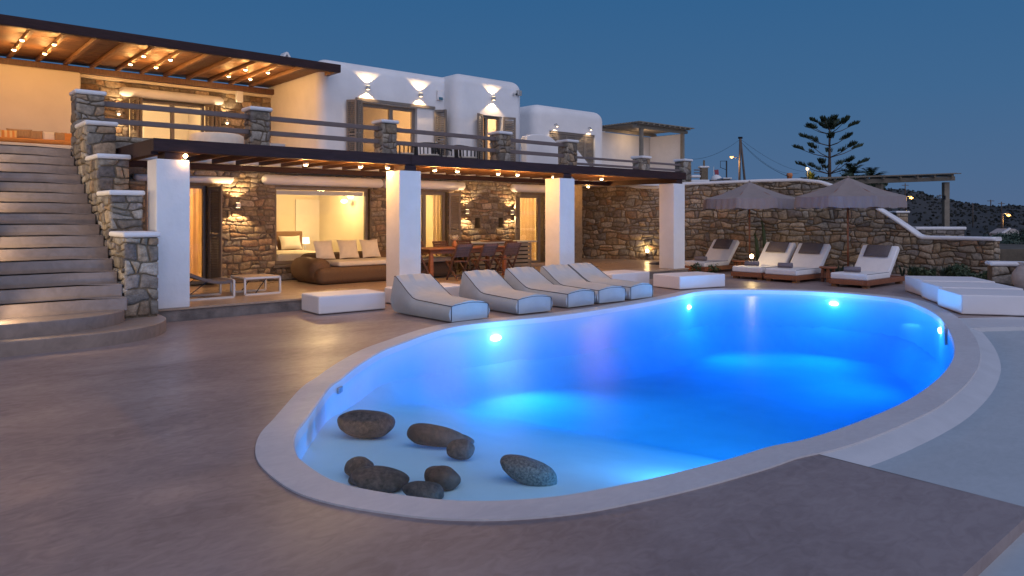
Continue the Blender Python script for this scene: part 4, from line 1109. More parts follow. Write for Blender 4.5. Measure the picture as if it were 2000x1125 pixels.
# ---- sunbeds: teak frame on feet, thick white mattress, brown pillow, rolled towel
def make_sunbed():
    o = thing('sunbed', 'x', 'sunbed', group='teak sunbeds with white mattresses along the stone wall')
    L, W = 2.2, .95
    f = MB(); f.box(0, L, 0, .05, .07, .19); f.box(0, L, W - .05, W, .07, .19); f.box(0, .05, .052, W - .052, .07, .19); f.box(L - .05, L, .052, W - .052, .07, .19)
    for k in range(12): f.box(.10 + k * .165, .20 + k * .165, .052, W - .052, .15, .18)
    f.build('frame', M['teak'], o, bevel=.005, seg=1)
    for x, y in ((.06, .03), (.06, W - .17), (L - .2, .03), (L - .2, W - .17)): MB().box(x, x + .14, y, y + .14, 0, .069).build('foot', M['rafter'], o)
    MB().box(.02, 1.36, .02, W - .02, .19, .345).build('mattress', M['white_fabric'], o, bevel=.035, seg=3)
    a = math.radians(47)
    m = Matrix.Translation((1.34, 0, .21)) @ Matrix.Rotation(-a, 4, 'Y')
    MB().box(.03, .93, .02, W - .02, 0, .15, m).build('back_mattress', M['white_fabric'], o, bevel=.035, seg=3)
    MB().box(.0, .92, .06, W - .06, -.045, -.008, m).build('back_frame', M['teak'], o)
    mp_ = m @ Matrix.Translation((.70, W / 2, .185))
    pl = MB(); nx, ny = 10, 14; vs = []
    for sgn in (1, -1):
        for i in range(nx + 1):
            for j in range(ny + 1):
                u, v = i / nx * 2 - 1, j / ny * 2 - 1
                th = .055 * ((1 - u ** 4) * (1 - v ** 4)) ** .6
                pin = 1 - .06 * (1 - abs(u) ** 2) * 0
                vs.append(mp_ @ Vector((u * .20, v * .31 * (1 - .04 * (1 - v * v)), sgn * th)))
    fs = []
    N1 = (nx + 1) * (ny + 1)
    for q in (0, 1):
        for i in range(nx):
            for j in range(ny):
                a0_ = q * N1 + i * (ny + 1) + j; fs.append((a0_, a0_ + 1, a0_ + ny + 2, a0_ + ny + 1))
    pl.add(vs, fs, True).build('pillow', M['brown_fabric'], o)
    pp_ = MB()
    for y_ in (.03, W - .03):
        pp_.tube([(.03, y_, .338), (1.33, y_, .338)], .006, 5)
    pp_.build('piping', M['piping'], o)
    return o
def towel(s, t, z, rz, label):
    mb = MB(); r = .062
    mb.tube([(-.19, 0, 0), (-.18, 0, 0), (.18, 0, 0), (.19, 0, 0)], [r * .9, r, r, r * .9], 16)
    mb.tube([(-.185, .01, .012), (.185, .01, .012)], r, 16)
    o = mb.build('rolled_towel', M['towel'], None, loc=(s, t, z + r), rz=rz, label=label, cat='towel', group='rolled grey towels on the sunbeds')
    MB().add([(-.18, -r * .6, -r * .82), (.18, -r * .6, -r * .82), (.18, -r * 1.25, -r * .9), (-.18, -r * 1.25, -r * .9), (-.18, -r * .6, -r * .62), (.18, -r * .6, -r * .62), (.18, -r * 1.25, -r * .7), (-.18, -r * 1.25, -r * .7)],
             [(0, 1, 2, 3), (7, 6, 5, 4), (0, 4, 5, 1), (1, 5, 6, 2), (2, 6, 7, 3), (3, 7, 4, 0)]).build('fold', M['towel'], o)
    return o
beds = [((17.95, 7.64), 'sunbed at the right beside the trio of white blocks'), ((18.05, 9.48), 'right-hand sunbed of the close pair, with a towel near its middle'),
        ((18.18, 10.56), 'left-hand sunbed of the close pair, right of the bright garden lamp'), ((19.05, 12.95), 'sunbed at the far left next to the fourth column')]
sb = make_sunbed()
for i, ((s, t), lb) in enumerate(beds):
    o = sb if i == 0 else copy_tree(sb)
    o.location = (s, t, 0); o['label'] = lb
for (s, t), lb in (((18.42, 8.22), 'rolled towel on the sunbed beside the white blocks'), ((18.55, 10.08), 'rolled towel on the right-hand sunbed of the pair'), ((18.62, 11.12), 'rolled towel on the left-hand sunbed of the pair'), ((19.55, 13.45), 'rolled towel on the sunbed by the fourth column')):
    towel(s, t, .352, math.radians(-78), lb)
# ---- parasols
def make_parasol():
    o = thing('parasol', 'x', 'parasol', group='taupe parasols over the sunbeds')
    MB().tube([(0, 0, .0), (0, 0, 2.62)], .026, 12).build('pole', M['teak'], o)
    MB().tube([(0, 0, .0), (0, 0, .34)], .05, 14).build('sleeve', M['coping'], o)
    MB().lathe([(.30, 0), (.30, .05), (.10, .07), (.05, .08)], n=24).build('base', M['metal'], o)
    n = 8; R = 1.43; mb = MB(); zt, ze = 2.80, 2.28
    mb.v.append((0, 0, zt)); rr = [(.12, zt - .05), (.45, zt - .20), (.95, zt - .385), (R, ze)]
    for r, z in rr:
        for k in range(n * 4):
            a = 2 * math.pi * k / (n * 4); ph = (k % 4) / 4
            cs_ = math.cos(math.pi / n) / math.cos((ph - .5) * 2 * math.pi / n)
            mb.v.append((r * cs_ * math.cos(a) if k % 4 else r * math.cos(a), r * cs_ * math.sin(a) if k % 4 else r * math.sin(a), z - .025 * math.sin(math.pi * ph) * r / R))
    K = n * 4
    for k in range(K): mb.f.append((0, 1 + k, 1 + (k + 1) % K)); mb.s.append(False); mb.tint.append(None)
    for q in range(3):
        for k in range(K): mb.f.append((1 + q * K + k, 1 + (q + 1) * K + k, 1 + (q + 1) * K + (k + 1) % K, 1 + q * K + (k + 1) % K)); mb.s.append(True); mb.tint.append(None)
    cn = mb.build('canopy', M['parasol'], o)
    cn.data.set_sharp_from_angle(angle=math.radians(6))
    va = MB(); base = 1 + 3 * K
    ring = mb.v[base:base + K]; J = 4
    dense = []
    for k in range(K):
        p, q = Vector(ring[k]), Vector(ring[(k + 1) % K])
        for j in range(J): dense.append(p.lerp(q, j / J))
    DN = len(dense)
    rv = random.Random(3)
    for i, p in enumerate(dense):
        w = .022 * math.sin(i * 1.9) + rv.uniform(-.006, .006)
        d_ = Vector((p.x, p.y, 0)).normalized()
        va.v += [tuple(p), tuple(p + d_ * (.015 + w) + Vector((0, 0, -.15))), tuple(p + d_ * (w * 1.3 + .02) + Vector((0, 0, -.30 + .01 * math.sin(i * .9))))]
    for i in range(DN):
        j = (i + 1) % DN
        for q in (0, 1): va.f.append((i * 3 + q, j * 3 + q, j * 3 + q + 1, i * 3 + q + 1)); va.s.append(True); va.tint.append(None)
    va.build('valance', M['valance'], o)
    MB().lathe([(.001, .06), (.03, .03), (.035, 0)], (0, 0, zt - .01), 10).build('finial', M['parasol'], o)
    for k in range(n):
        a = 2 * math.pi * k / n
        MB().bar((.04 * math.cos(a), .04 * math.sin(a), zt - .10), ((R - .03) * math.cos(a), (R - .03) * math.sin(a), ze - .02), .02, .03).build('rib', M['teak'], o)
    return o
pa = make_parasol(); pa.location = (19.95, 9.02, 0); pa.rotation_euler = (0, 0, .12); pa['label'] = 'taupe parasol standing in front of the sweeping coping, right of the other'
pb = copy_tree(pa); pb.location = (20.3, 12.2, 0); pb.rotation_euler = (0, 0, .30); pb['label'] = 'taupe parasol nearer the fourth column, over the bright garden lamp'
# ---- side tables from teak
def make_table(label):
    o = thing('side_table', label, 'side table', group='small round teak side tables between the sunbeds')
    MB().lathe([(.21, 0), (.22, .01), (.22, .04), (.21, .05)], (0, 0, .36), 22).build('table_top', M['teak'], o)
    for k in range(4):
        a = math.pi / 2 * k + .4
        MB().bar((.13 * math.cos(a), .13 * math.sin(a), 0), (.13 * math.cos(a + .1), .13 * math.sin(a + .1), .358), .06).build('leg', M['teak'], o)
    MB().box(-.15, .15, -.15, .15, .12, .145).build('shelf', M['teak'], o)
    return o
s, t = on_z(1614, 552.5); st_ = make_table('small teak side table right of the sunbed pair'); st_.location = (s + .3, t + .1, 0)
s, t = on_z(1437, 541); q = copy_tree(st_); q['label'] = 'small teak side table behind the bright garden lamp'; q.location = (19.75, 12.2, 0)

# ---- daybed sofa on the terrace
so = thing('wicker_sofa', 'big brown woven daybed sofa with a cream seat below the bedroom window', 'sofa', (9.3, 15.6, TZ))
def wob(name, a, b, c, d_, e, f, m, r=.12, parent=so, seg=5): return MB().box(a, b, c, d_, e, f).build(name, M[m], parent, bevel=r, seg=seg)
wob('base', -1.95, 1.75, -.70, .62, .0, .38, 'wicker', .14)
wob('backrest', -1.80, 1.75, .34, .80, .12, .66, 'wicker', .20)
wob('armrest', -2.02, -1.50, -.55, .78, .02, .58, 'wicker', .24)
wob('seat_cushion', -1.42, 1.72, -.60, .36, .385, .50, 'cushion', .04, seg=3)
def pillow(parent, loc, w, h, th, m, tilt=70, rz=0, name='cushion', **kw):
    mtx = Matrix.Translation(loc) @ Matrix.Rotation(rz, 4, 'Z') @ Matrix.Rotation(math.radians(tilt), 4, 'X')
    vs, fs = [], []; n_ = 10
    for sgn in (1, -1):
        for i in range(n_ + 1):
            for j in range(n_ + 1):
                u, v = i / n_ * 2 - 1, j / n_ * 2 - 1
                k = ((1 - u ** 4) * (1 - v ** 4)) ** .55
                sx_, sy_ = u * (1 - .09 * (1 - v * v)), v * (1 - .09 * (1 - u * u))
                vs.append(mtx @ Vector((sx_ * w / 2, sy_ * h / 2, sgn * th / 2 * k)))
    N1 = (n_ + 1) ** 2
    for q in (0, 1):
        for i in range(n_):
            for j in range(n_):
                a0_ = q * N1 + i * (n_ + 1) + j; fs.append((a0_, a0_ + 1, a0_ + n_ + 2, a0_ + n_ + 1))
    return MB().add(vs, fs, True).build(name, M[m] if isinstance(m, str) else m, parent, **kw)
for k, x in enumerate((s_t(633, 15.82) - 9.3, s_t(680, 15.82) - 9.3, s_t(723, 15.82) - 9.3)):
    pillow(None, (9.3 + x, 15.6 + .22, TZ + .74), .52, .48, .15, 'cushion', 68, (.10, -.05, .04)[k], name='cushion', label=('square cream cushion at the left end of the brown sofa', 'square cream cushion in the middle of the brown sofa', 'square cream cushion nearest the column on the brown sofa')[k], cat='cushion', group='cream cushions on the brown sofa')
# ---- sling lounger and its footstool behind the first column
def sling(name, s, t, L, W, label, cat, back, rz=0):
    o = thing(name, label, cat, (s, t, TZ), rz)
    f = MB(); r = .022; zt = .33
    for y in (0, W):
        f.bar((0, y, .02), (0, y, zt), .035); f.bar((L, y, .02), (L, y, zt), .035); f.bar((0, y, .0175), (L, y, .0175), .035)
        if not back: f.bar((0, y, zt), (L, y, zt), .035)
    f.bar((0, .02, zt - .001), (0, W - .02, zt - .001), .03); f.bar((L, .02, zt - .001), (L, W - .02, zt - .001), .03)
    f.build('frame', M['white_metal'], o)
    for y in (.01, W - .01): MB().bar((L * .3, y, .03), (L * .62, y, zt), .014).build('brace', M['black'], o)
    sl = MB()
    if back:
        cv = catmull([(-.15, .78), (.20, .64), (.50, .50), (.78, .385), (1.05, .325), (L - .02, .345)], 6, False)
    else: cv = catmull([(.02, .345), (L * .3, .352), (L * .7, .352), (L - .02, .345)], 6, False)
    n = len(cv); mt_ = []
    for dz in (0, -.06):
        for x, z in cv: mt_ += [(x, .03, z + dz), (x, W - .03, z + dz)]
    fs = []
    for q in (0, 1):
        for k in range(n - 1): i0 = q * 2 * n + 2 * k; fs.append((i0, i0 + 1, i0 + 3, i0 + 2))
    for k in range(n - 1): fs += [(2 * k, 2 * k + 2, 2 * n + 2 * k + 2, 2 * n + 2 * k), (2 * k + 1, 2 * k + 3, 2 * n + 2 * k + 3, 2 * n + 2 * k + 1)]
    fs += [(0, 1, 2 * n + 1, 2 * n), (2 * n - 2, 2 * n - 1, 4 * n - 1, 4 * n - 2)]
    sl.add(mt_, fs, False).build('sling', M['sling'] if back else M['sling_light'], o)
    return o
ls, lt = on_z(459, 582, TZ); sling('sling_lounger', ls - 1.28, lt + .05, 1.28, .72, 'low sling lounger with pale metal frame behind the first column', 'lounger', True)
fs_, ft = on_z(468, 579, TZ); sling('footstool', fs_ + .12, ft + .05, .70, .72, 'square sling footstool with pale metal frame right of the low lounger', 'footstool', False)
pillow(None, (ls - 1.05, lt + .40, TZ + .70), .42, .30, .12, 'brown_fabric', 62, -1.4, name='cushion', label='dark cushion on the low sling lounger', cat='cushion')

# ---- dining table and folding chairs
dt = thing('dining_table', 'long brown teak dining table on the covered terrace', 'table', (9.9, 14.35, TZ))
for k in range(8): MB().box(0, 2.55, .004 + k * .116, .112 + k * .116, .72, .75).build('plank', M['teak'], dt, bevel=.004, seg=1)
MB().box(.08, 2.47, .08, .86, .62, .717).build('apron', M['teak'], dt)
for x, y in ((.08, .08), (2.38, .08), (.08, .77), (2.38, .77)): MB().box(x, x + .09, y, y + .09, 0, .617).build('leg', M['teak'], dt, bevel=.006, seg=1)
def make_chair(label):
    o = thing('folding_chair', label, 'chair', group='dark folding wooden chairs round the dining table')
    m = M['darkteak']; W = .44
    for x in (0, W):        # back at y = 0, front towards +y
        MB().bar((x, -.10, .86), (x, .34, .012), .030, .04).build('leg', m, o)
        xi = x + (.035 if x == 0 else -.035)
        MB().bar((xi, .42, .45), (xi, -.06, .012), .028, .04).build('leg', m, o)
    se = MB()
    for k in range(6): se.box(.02, W - .02, .02 + k * .07, .075 + k * .07, .44, .457)
    se.build('seat', m, o)
    ba = MB()
    for k in range(5):
        z0 = .56 + k * .062; y0 = -.10 + (.86 - z0) * .52
        ba.box(.018, W - .018, y0 - .028, y0 - .012, z0, z0 + .057)
    ba.build('backrest', m, o)
    MB().bar((.015, .30, .10), (W - .015, .30, .10), .025).build('stretcher', m, o); MB().bar((.05, -.02, .07), (W - .05, -.02, .07), .025).build('stretcher', m, o)
    return o
ch0 = make_chair('folding chair at the front left of the dining table, its back to the pool')
GC = [((10.28, 13.85), 0, None), ((11.08, 13.85), 2, 'middle folding chair on the pool side of the dining table'), ((11.80, 13.85), -3, 'folding chair at the front right of the dining table'),
      ((9.72, 14.95), -92, 'folding chair at the left head of the dining table'), ((10.75, 15.85), 180, 'folding chair on the house side at the left of the table'), ((11.55, 15.85), 178, 'folding chair on the house side at the middle of the table'), ((12.3, 15.80), 183, 'folding chair on the house side at the right of the table'),
      ((12.72, 14.55), 88, 'folding chair at the right head of the dining table')]
for i, ((s, t), rz, lb) in enumerate(GC):
    o = ch0 if i == 0 else copy_tree(ch0)
    o.location = (s, t, TZ); o.rotation_euler = (0, 0, math.radians(rz))
    if lb: o['label'] = lb
# vase with dried grass on the table
vz = thing('vase', 'small vase of pale dried flowers on the dining table', 'vase', (11.0, 14.85, TZ + .75))
MB().lathe([(.04, 0), (.06, .04), (.05, .12), (.03, .15), (.035, .17)], n=14).build('pot', M['terracotta'], vz)
mb = MB(); rr_ = random.Random(2)
for k in range(60):
    a, b = rr_.uniform(0, 6.3), rr_.uniform(.02, .14); tip = Vector((math.cos(a) * b, math.sin(a) * b, rr_.uniform(.20, .30))); p = Vector((0, 0, .15)); w = Vector((-math.sin(a), math.cos(a), 0)) * .012
    mb.add([p, tip - w, tip + Vector((0, 0, .03)), tip + w], [(0, 1, 2, 3)])
mb.build('flowers', M['cushion'], vz, kind='stuff')
# slatted outdoor counter
ct = thing('slatted_counter', 'grey slatted wooden counter against the stone wall right of the dining table', 'counter', (12.3, 15.95, TZ))
MB().box(-.1, 2.55, -.03, .58, .76, .80).build('counter_top', M['metal'], ct)
MB().box(0.05, 2.25, .06, .55, .06, .755).build('carcass', M['black'], ct)
for k in range(6): MB().box(0, 2.3, .0, .05, .07 + k * .117, .15 + k * .117).build('slat', M['far_wood'], ct, bevel=.003, seg=1)
for k in range(6): MB().box(2.27, 2.32, .055, .56, .07 + k * .117, .15 + k * .117).build('slat', M['far_wood'], ct)
for x in (0, 2.27): MB().box(x, x + .05, -.02, -.001, 0, .755).build('leg', M['far_wood'], ct)
o = MB().box(0, .95, 0, .34, 0, .035).build('serving_tray', M['rafter'], None, bevel=.01, loc=(13.05, 16.05, TZ + .80), label='wooden tray on the slatted counter', cat='tray')
for k, (dx, r) in enumerate(((.22, .075), (.55, .11))):
    o = thing('bowl', ('small round dark bowl at the left on the wooden tray', 'larger round dark bowl at the right on the wooden tray')[k], 'bowl', (13.05 + dx, 16.2, TZ + .836), group='dark bowls on the counter tray')
    MB().lathe([(r * .4, 0), (r * .9, r * .3), (r, r * .6), (r * .93, r * .6), (r * .5, r * .25), (.001, r * .2)], n=18).build('bowl', M['wicker'], o)
    MB().lathe([(r * .85, r * .55), (r * .6, r * .9), (.001, r * 1.05)], n=18).build('lid', M['wicker'], o)
# black covered grill
s, t = on_z(1150, 502, TZ); bb = thing('covered_grill', 'black covered grill standing at the corner of the stone wall', 'grill', (s, t - .05, TZ))
MB().lathe([(.26, 0), (.27, .10), (.24, .35), (.27, .62), (.30, .72), (.22, .76), (.001, .78)], n=9, smooth=False).build('cover', M['black'], bb)
MB().lathe([(.001, 0), (.02, .01), (.02, .03), (.001, .04)], (-.1, -.27, .66), 8).build('toggle', M['teak'], bb)
# ---- things on the upper level
ub = thing('lounge_bench', 'low cream built-in bench behind the staircase on the upper level', 'bench', (1.0, 20.8, FZ))
MB().box(-4.5, u0 - 1.15, -.35, .62, 0, .42).build('bench_base', M['beige'], ub, bevel=.02); MB().box(-4.5, u0 - 1.15, -.35, .60, .422, .53).build('seat_cushion', M['orange'], ub, bevel=.03)
UD = depth
for k, (x, w_, y1, m, lb) in enumerate(((17, 34, 263, 'stripe', 'orange and yellow striped cushion on the lounge bench'), (38, 52, 255, 'tan', 'large tan cushion at the left of the lounge bench'), (70, 30, 259, 'tan', 'tan cushion right of the largest one on the lounge bench'), (95, 27, 261, 'cushion', 'pale plain cushion in the middle of the lounge bench'), (118, 22, 263, 'tan', 'ribbed tan cushion near the end of the lounge bench'), (133, 12, 264, 'orange', 'orange cushion at the right end of the lounge bench'))):
    tt = 21.05 if k else 20.75; s, z = on_t(x, y1, tt); ww = w_ * depth(s, tt) / F / (CP - ((x - CX) / F) * SP) * 1.0
    pillow(None, (s, tt, (FZ + .53 + z) / 2 + .02), max(.28, ww), max(.28, z - FZ - .50), .14, m, 74, 0, label=lb, cat='cushion', group='cushions on the lounge bench')
# stripes on the striped cushion come from its cloth
nt = M['stripe'].node_tree; b_ = nt.nodes['Principled BSDF']
w_ = nt.nodes.new('ShaderNodeTexWave'); w_.inputs['Scale'].default_value = 3.2; w_.wave_profile = 'SIN'; tc_ = nt.nodes.new('ShaderNodeTexCoord'); nt.links.new(tc_.outputs['Object'], w_.inputs['Vector'])
r_ = nt.nodes.new('ShaderNodeValToRGB'); r_.color_ramp.interpolation = 'CONSTANT'; r_.color_ramp.elements[0].color = (.62, .25, .06, 1); r_.color_ramp.elements[1].color = (.70, .50, .20, 1); r_.color_ramp.elements[1].position = .5
nt.links.new(w_.outputs['Fac'], r_.inputs[0]); nt.links.new(r_.outputs[0], b_.inputs['Base Color'])
# round dining table with cloth and chairs behind the first bay
s, z = on_t(424, 264, 18.6)
rt = thing('round_table', 'round table under a pale cloth behind the first balcony bay', 'table', (s, 18.6, FZ))
MB().lathe([(.60, 0), (.66, .35), (.64, .60), (.62, .70), (.55, .735), (.001, .74)], n=28).build('tablecloth', M['cushion'], rt); MB().tube([(0, 0, 0), (0, 0, .70)], .04).build('leg', M['black'], rt)
s, z = on_t(465, 270, 18.3)
wc = thing('wooden_armchair', 'brown wooden armchair beside the round cloth covered table', 'chair', (s, 18.3, FZ))
MB().box(-.28, .28, -.28, .28, .34, .42).build('seat', M['rafter'], wc); MB().box(-.28, .28, .22, .28, .42, .82).build('backrest', M['rafter'], wc)
for x in (-.28, .23):
    for y in (-.28, .22): MB().box(x, x + .05, y, y + .05, 0, .34).build('leg', M['rafter'], wc)
    MB().box(x, x + .05, -.28, .22, .58, .62).build('armrest', M['rafter'], wc)
    MB().box(x + .003, x + .047, -.277, -.23, .421, .58).build('arm_post', M['rafter'], wc)
s, z = on_t(535, 268, 17.2)
ur = thing('flower_urn', 'pale stone urn with a wide bowl on the balcony right of the first post', 'urn', (s, 17.2, FZ))
MB().lathe([(.16, 0), (.16, .05), (.07, .10), (.09, .22), (.22, .36), (.28, .44), (.25, .44), (.10, .34), (.001, .33)], n=20).build('bowl', M['plaster'], ur)
s, z = on_t(590, 268, 17.2)
ur = thing('flower_urn', 'low pale stone bowl on the balcony between the first post and the white wall', 'urn', (s - .2, 17.2, FZ))
MB().lathe([(.14, 0), (.16, .10), (.26, .30), (.30, .34), (.26, .34), (.10, .26), (.001, .25)], n=20).build('bowl', M['urn'], ur)
# rattan armchairs and lantern before the white blocks
def rattan(s, t, rz, label):
    o = thing('rattan_armchair', label, 'armchair', (s, t, FZ), math.radians(rz), 'black rattan chairs on the balcony')
    MB().lathe([(.30, 0), (.34, .20), (.34, .36), (.001, .37)], n=16).build('seat', M['black'], o)
    mb = MB()
    for k in range(13):
        a = math.radians(-20 + k * 18.5); h = .62 + .16 * math.sin(math.radians(k * 15))
        mb.bar((.34 * math.cos(a), .34 * math.sin(a), .02), (.38 * math.cos(a), .38 * math.sin(a), h), .035, .02)
    mb.build('back_canes', M['black'], o)
    rim = [(.38 * math.cos(math.radians(-20 + k * 18.5)), .38 * math.sin(math.radians(-20 + k * 18.5)), .62 + .16 * math.sin(math.radians(k * 15))) for k in range(13)]
    MB().tube(rim, .028, 8).build('back_rim', M['black'], o)
    MB().lathe([(.28, .372), (.29, .42), (.001, .43)], n=16).build('seat_cushion', M['cushion'], o)
for (x, t_), rz, lb in (((788, 17.1), 20, 'black rattan armchair beside the second balcony post'), ((838, 17.0), -30, 'black rattan armchair under the wide upper door shutter'), ((868, 17.2), 40, 'black rattan armchair at the corner of the tall white block'), ((913, 17.0), 0, 'black rattan armchair before the narrow upper door')):
    rattan(s_t(x, t_), t_, rz, lb)
s, z = on_t(852, 273, 17.5)
ln = thing('table_lantern', 'small candle lantern on a slim stand below the lit shutter', 'lantern', (s, 17.5, FZ))
MB().tube([(0, 0, 0), (0, 0, .55)], .02).build('stand', M['white_metal'], ln); MB().box(-.07, .07, -.07, .07, .551, .75).build('glass_box', M['glass'], ln)
MB().lathe([(.10, 0), (.03, .08), (.001, .12)], (0, 0, .752), 8).build('lid', M['metal'], ln)

# ---- bedroom seen through the big window
bd = thing('bed', 'double bed with white linen seen through the big ground floor window', 'bed', (7.6, 18.2, TZ + .02))
MB().box(-.2, 1.35, -1.0, 1.0, .12, .34).build('bed_base', M['headboard'], bd); MB().box(-.22, 1.33, -1.0, .98, .342, .58).build('mattress', M['linen'], bd, bevel=.05)
hs, hz_ = on_t(560, 453, 19.6)
MB().box(-.1, 1.5, 1.25, 1.36, 0, hz_ - TZ).build('headboard', M['headboard'], bd, bevel=.03)
pillow(bd, (.35, 1.05, .78), .62, .42, .18, 'linen', 62, name='pillow'); pillow(bd, (1.05, 1.05, .78), .62, .42, .18, 'linen', 62, name='pillow')
s, z = on_t(596, 471, 19.7)
nl = thing('bedside_lamp', 'small lit table lamp beside the bed', 'lamp', (s, 19.7, TZ + .02))
MB().box(-.22, .22, -.2, .2, 0, .50).build('nightstand', M['linen'], nl); MB().lathe([(.05, 0), (.02, .02), (.02, .18)], (0, 0, .502), 10).build('stem', M['metal'], nl)
MB().lathe([(.10, 0), (.13, 0), (.11, .18), (.10, .18)], (0, 0, z - .09 - TZ), 18).build('lamp_shade', M['lampshade'], nl)
lamp('POINT', (s, 19.7, z + .12), 16, (1, .68, .3), rad=.06)
for x, y, lb in ((672, 393, 'lower glowing ceiling lamp inside the bedroom'), (685, 384, 'upper glowing ceiling lamp inside the bedroom')):
    s, z = on_t(x, y, 18.3)
    z = min(z, 2.62); o = thing('ceiling_lamp', lb, 'ceiling lamp', (s, 18.3, 2.78), group='ceiling lamps in the bedroom')
    MB().tube([(0, 0, 0), (0, 0, z - 2.72)], .006).build('rod', M['metal'], o); MB().lathe([(.001, -.06), (.06, -.05), (.10, 0), (.06, .05), (.001, .06)], (0, 0, z - 2.78), 16).build('glass_bowl', M['bulb_soft'], o)
dr = MB().box(-.45, .45, -.03, .0, 0, 2.0).build('interior_door', M['linen'], None, loc=(9.75, 20.38, TZ + .02), label='pale door in the back wall of the bedroom', cat='door')
MB().box(.34, .38, -.06, -.031, .95, .98).build('handle', M['metal'], dr)
# glowing strip added as a lamp reflection in the right door room
MB().box(-.06, .06, -.03, 0, 0, .75).build('reflection_strip', M['bulb_soft'], None, loc=(s_t(1035, 19.4), 20.36, 1.15), label='tall glowing strip as a lamp reflection inside the right hand door', cat='lamp')

# ---- stones lying in the shallow end
def boulder(x, yb, w, h, dz, rot, label, seed, tilt=0, lift=0, flat=.84, m_='basalt'):
    Yd = (H + .26 - lift) * F / (yb - HY); sc_ = Yd / F
    X = (x - CX) / F * Yd; Yc = Yd + w * sc_ * dz * .5
    s, t = X * CP + Yc * SP, -X * SP + Yc * CP
    me = bmesh.new(); bmesh.ops.create_icosphere(me, subdivisions=4, radius=1)
    W, Dp, Hh = w * sc_ / 2, w * sc_ / 2 * dz, h * sc_ / 2 * flat
    off_ = Vector((seed * 3.1, seed * 1.7, 0))
    for v in me.verts:
        c = v.co.copy(); k = 1 + .20 * noise.noise(c * 1.0 + off_) + .025 * noise.noise(c * 2.6 + off_)
        c = Vector((math.copysign(abs(c.x) ** .88, c.x), c.y, math.copysign(abs(c.z) ** .9, c.z)))
        v.co = Vector((c.x * W * k * (1 + rot * c.x * .0), c.y * Dp * k, c.z * Hh * k * (1 - .22 * tilt * c.x)))
    m = bpy.data.meshes.new('boulder'); me.to_mesh(m); me.free()
    for p in m.polygons: p.use_smooth = True
    m.materials.append(M[m_])
    o = bpy.data.objects.new('boulder', m); COL.objects.link(o)
    o.location = (s, t, -.27 + Hh * .90 + lift); o.rotation_euler = (0, math.radians(rot), -PHI)
    return tag(o, label, 'stone', 'dark boulders in the shallow end of the pool')
boulder(706, 860, 114, 60, .75, 4, 'large dark boulder at the back left of the shallow end', 1)
boulder(848, 874, 110, 46, .42, 9, 'long brown boulder with a small grey stone in front of it', 2, 1, m_='redrock')
boulder(902, 868, 50, 22, .5, 16, 'thin dark tip of rock behind the small grey stone', 12)
boulder(898, 900, 56, 46, .8, 0, 'small grey stone leaning on the long brown boulder', 3)
boulder(1031, 949, 118, 58, .5, 20, 'long speckled boulder alone at the right', 4, -1, m_='granite')
boulder(697, 936, 55, 48, .8, 0, 'round dark stone at the left, behind the low pair', 5)
boulder(702, 950, 50, 38, .7, -12, 'small oval stone squeezed before the round dark stone', 6)
boulder(731, 968, 114, 52, .7, 3, 'wide flat dark boulder against the near left rim', 7)
boulder(861, 962, 72, 54, .8, 4, 'round brown stone behind the stone at the near rim', 8, m_='redrock')
boulder(823, 984, 82, 44, .7, 4, 'dark stone half hidden by the near rim', 9)

# ---- big urn at the right edge
s, t = on_z(2002, 577); ur = thing('garden_urn', 'large pale clay urn at the right edge behind the white blocks', 'urn', (s + .15, t, 0))
MB().lathe([(.12, 0), (.20, .10), (.29, .32), (.28, .48), (.18, .62), (.14, .68), (.18, .72), (.15, .72), (.001, .66)], n=26).build('jar', M['urn'], ur)

# ================================================================ PLANTS AND THE FAR SCENE
def tuft(mb, c, n, h, r, rnd, w=.02, lean=.6):
    c = Vector(c)
    for _ in range(n):
        a = rnd.uniform(0, 2 * math.pi); l_ = rnd.uniform(.6, 1) * h; o_ = Vector((math.cos(a), math.sin(a), 0))
        b = c + o_ * rnd.uniform(0, r * .4); k = rnd.uniform(.15, lean)
        m_ = b + o_ * l_ * k * .45 + Vector((0, 0, l_ * .6)); t_ = b + o_ * l_ * k + Vector((0, 0, l_ * (1 - k * .4)))
        sd = Vector((-o_.y, o_.x, 0)) * w * rnd.uniform(.7, 1.2)
        mb.add([b - sd * .6, b + sd * .6, m_ + sd, m_ - sd, t_], [(0, 1, 2, 3), (3, 2, 4)])
def leafball(mb, c, R, n, rnd, size=.06, sq=.8):
    c = Vector(c)
    for _ in range(n):
        d_ = Vector((rnd.gauss(0, 1), rnd.gauss(0, 1), rnd.gauss(0, 1))).normalized()
        k = rnd.uniform(.35, 1) ** .5 * (1 + .25 * noise.noise(d_ * 1.7 + c))
        p = c + Vector((d_.x * R * k, d_.y * R * k, d_.z * R * k * sq))
        a = Vector((rnd.gauss(0, 1), rnd.gauss(0, 1), rnd.gauss(0, 1))).normalized() * size * rnd.uniform(.6, 1.3); b = a.cross(d_).normalized() * size * .5
        mb.add([p - a, p + b, p + a, p - b], [(0, 1, 2, 3)])
rp_ = random.Random(77)
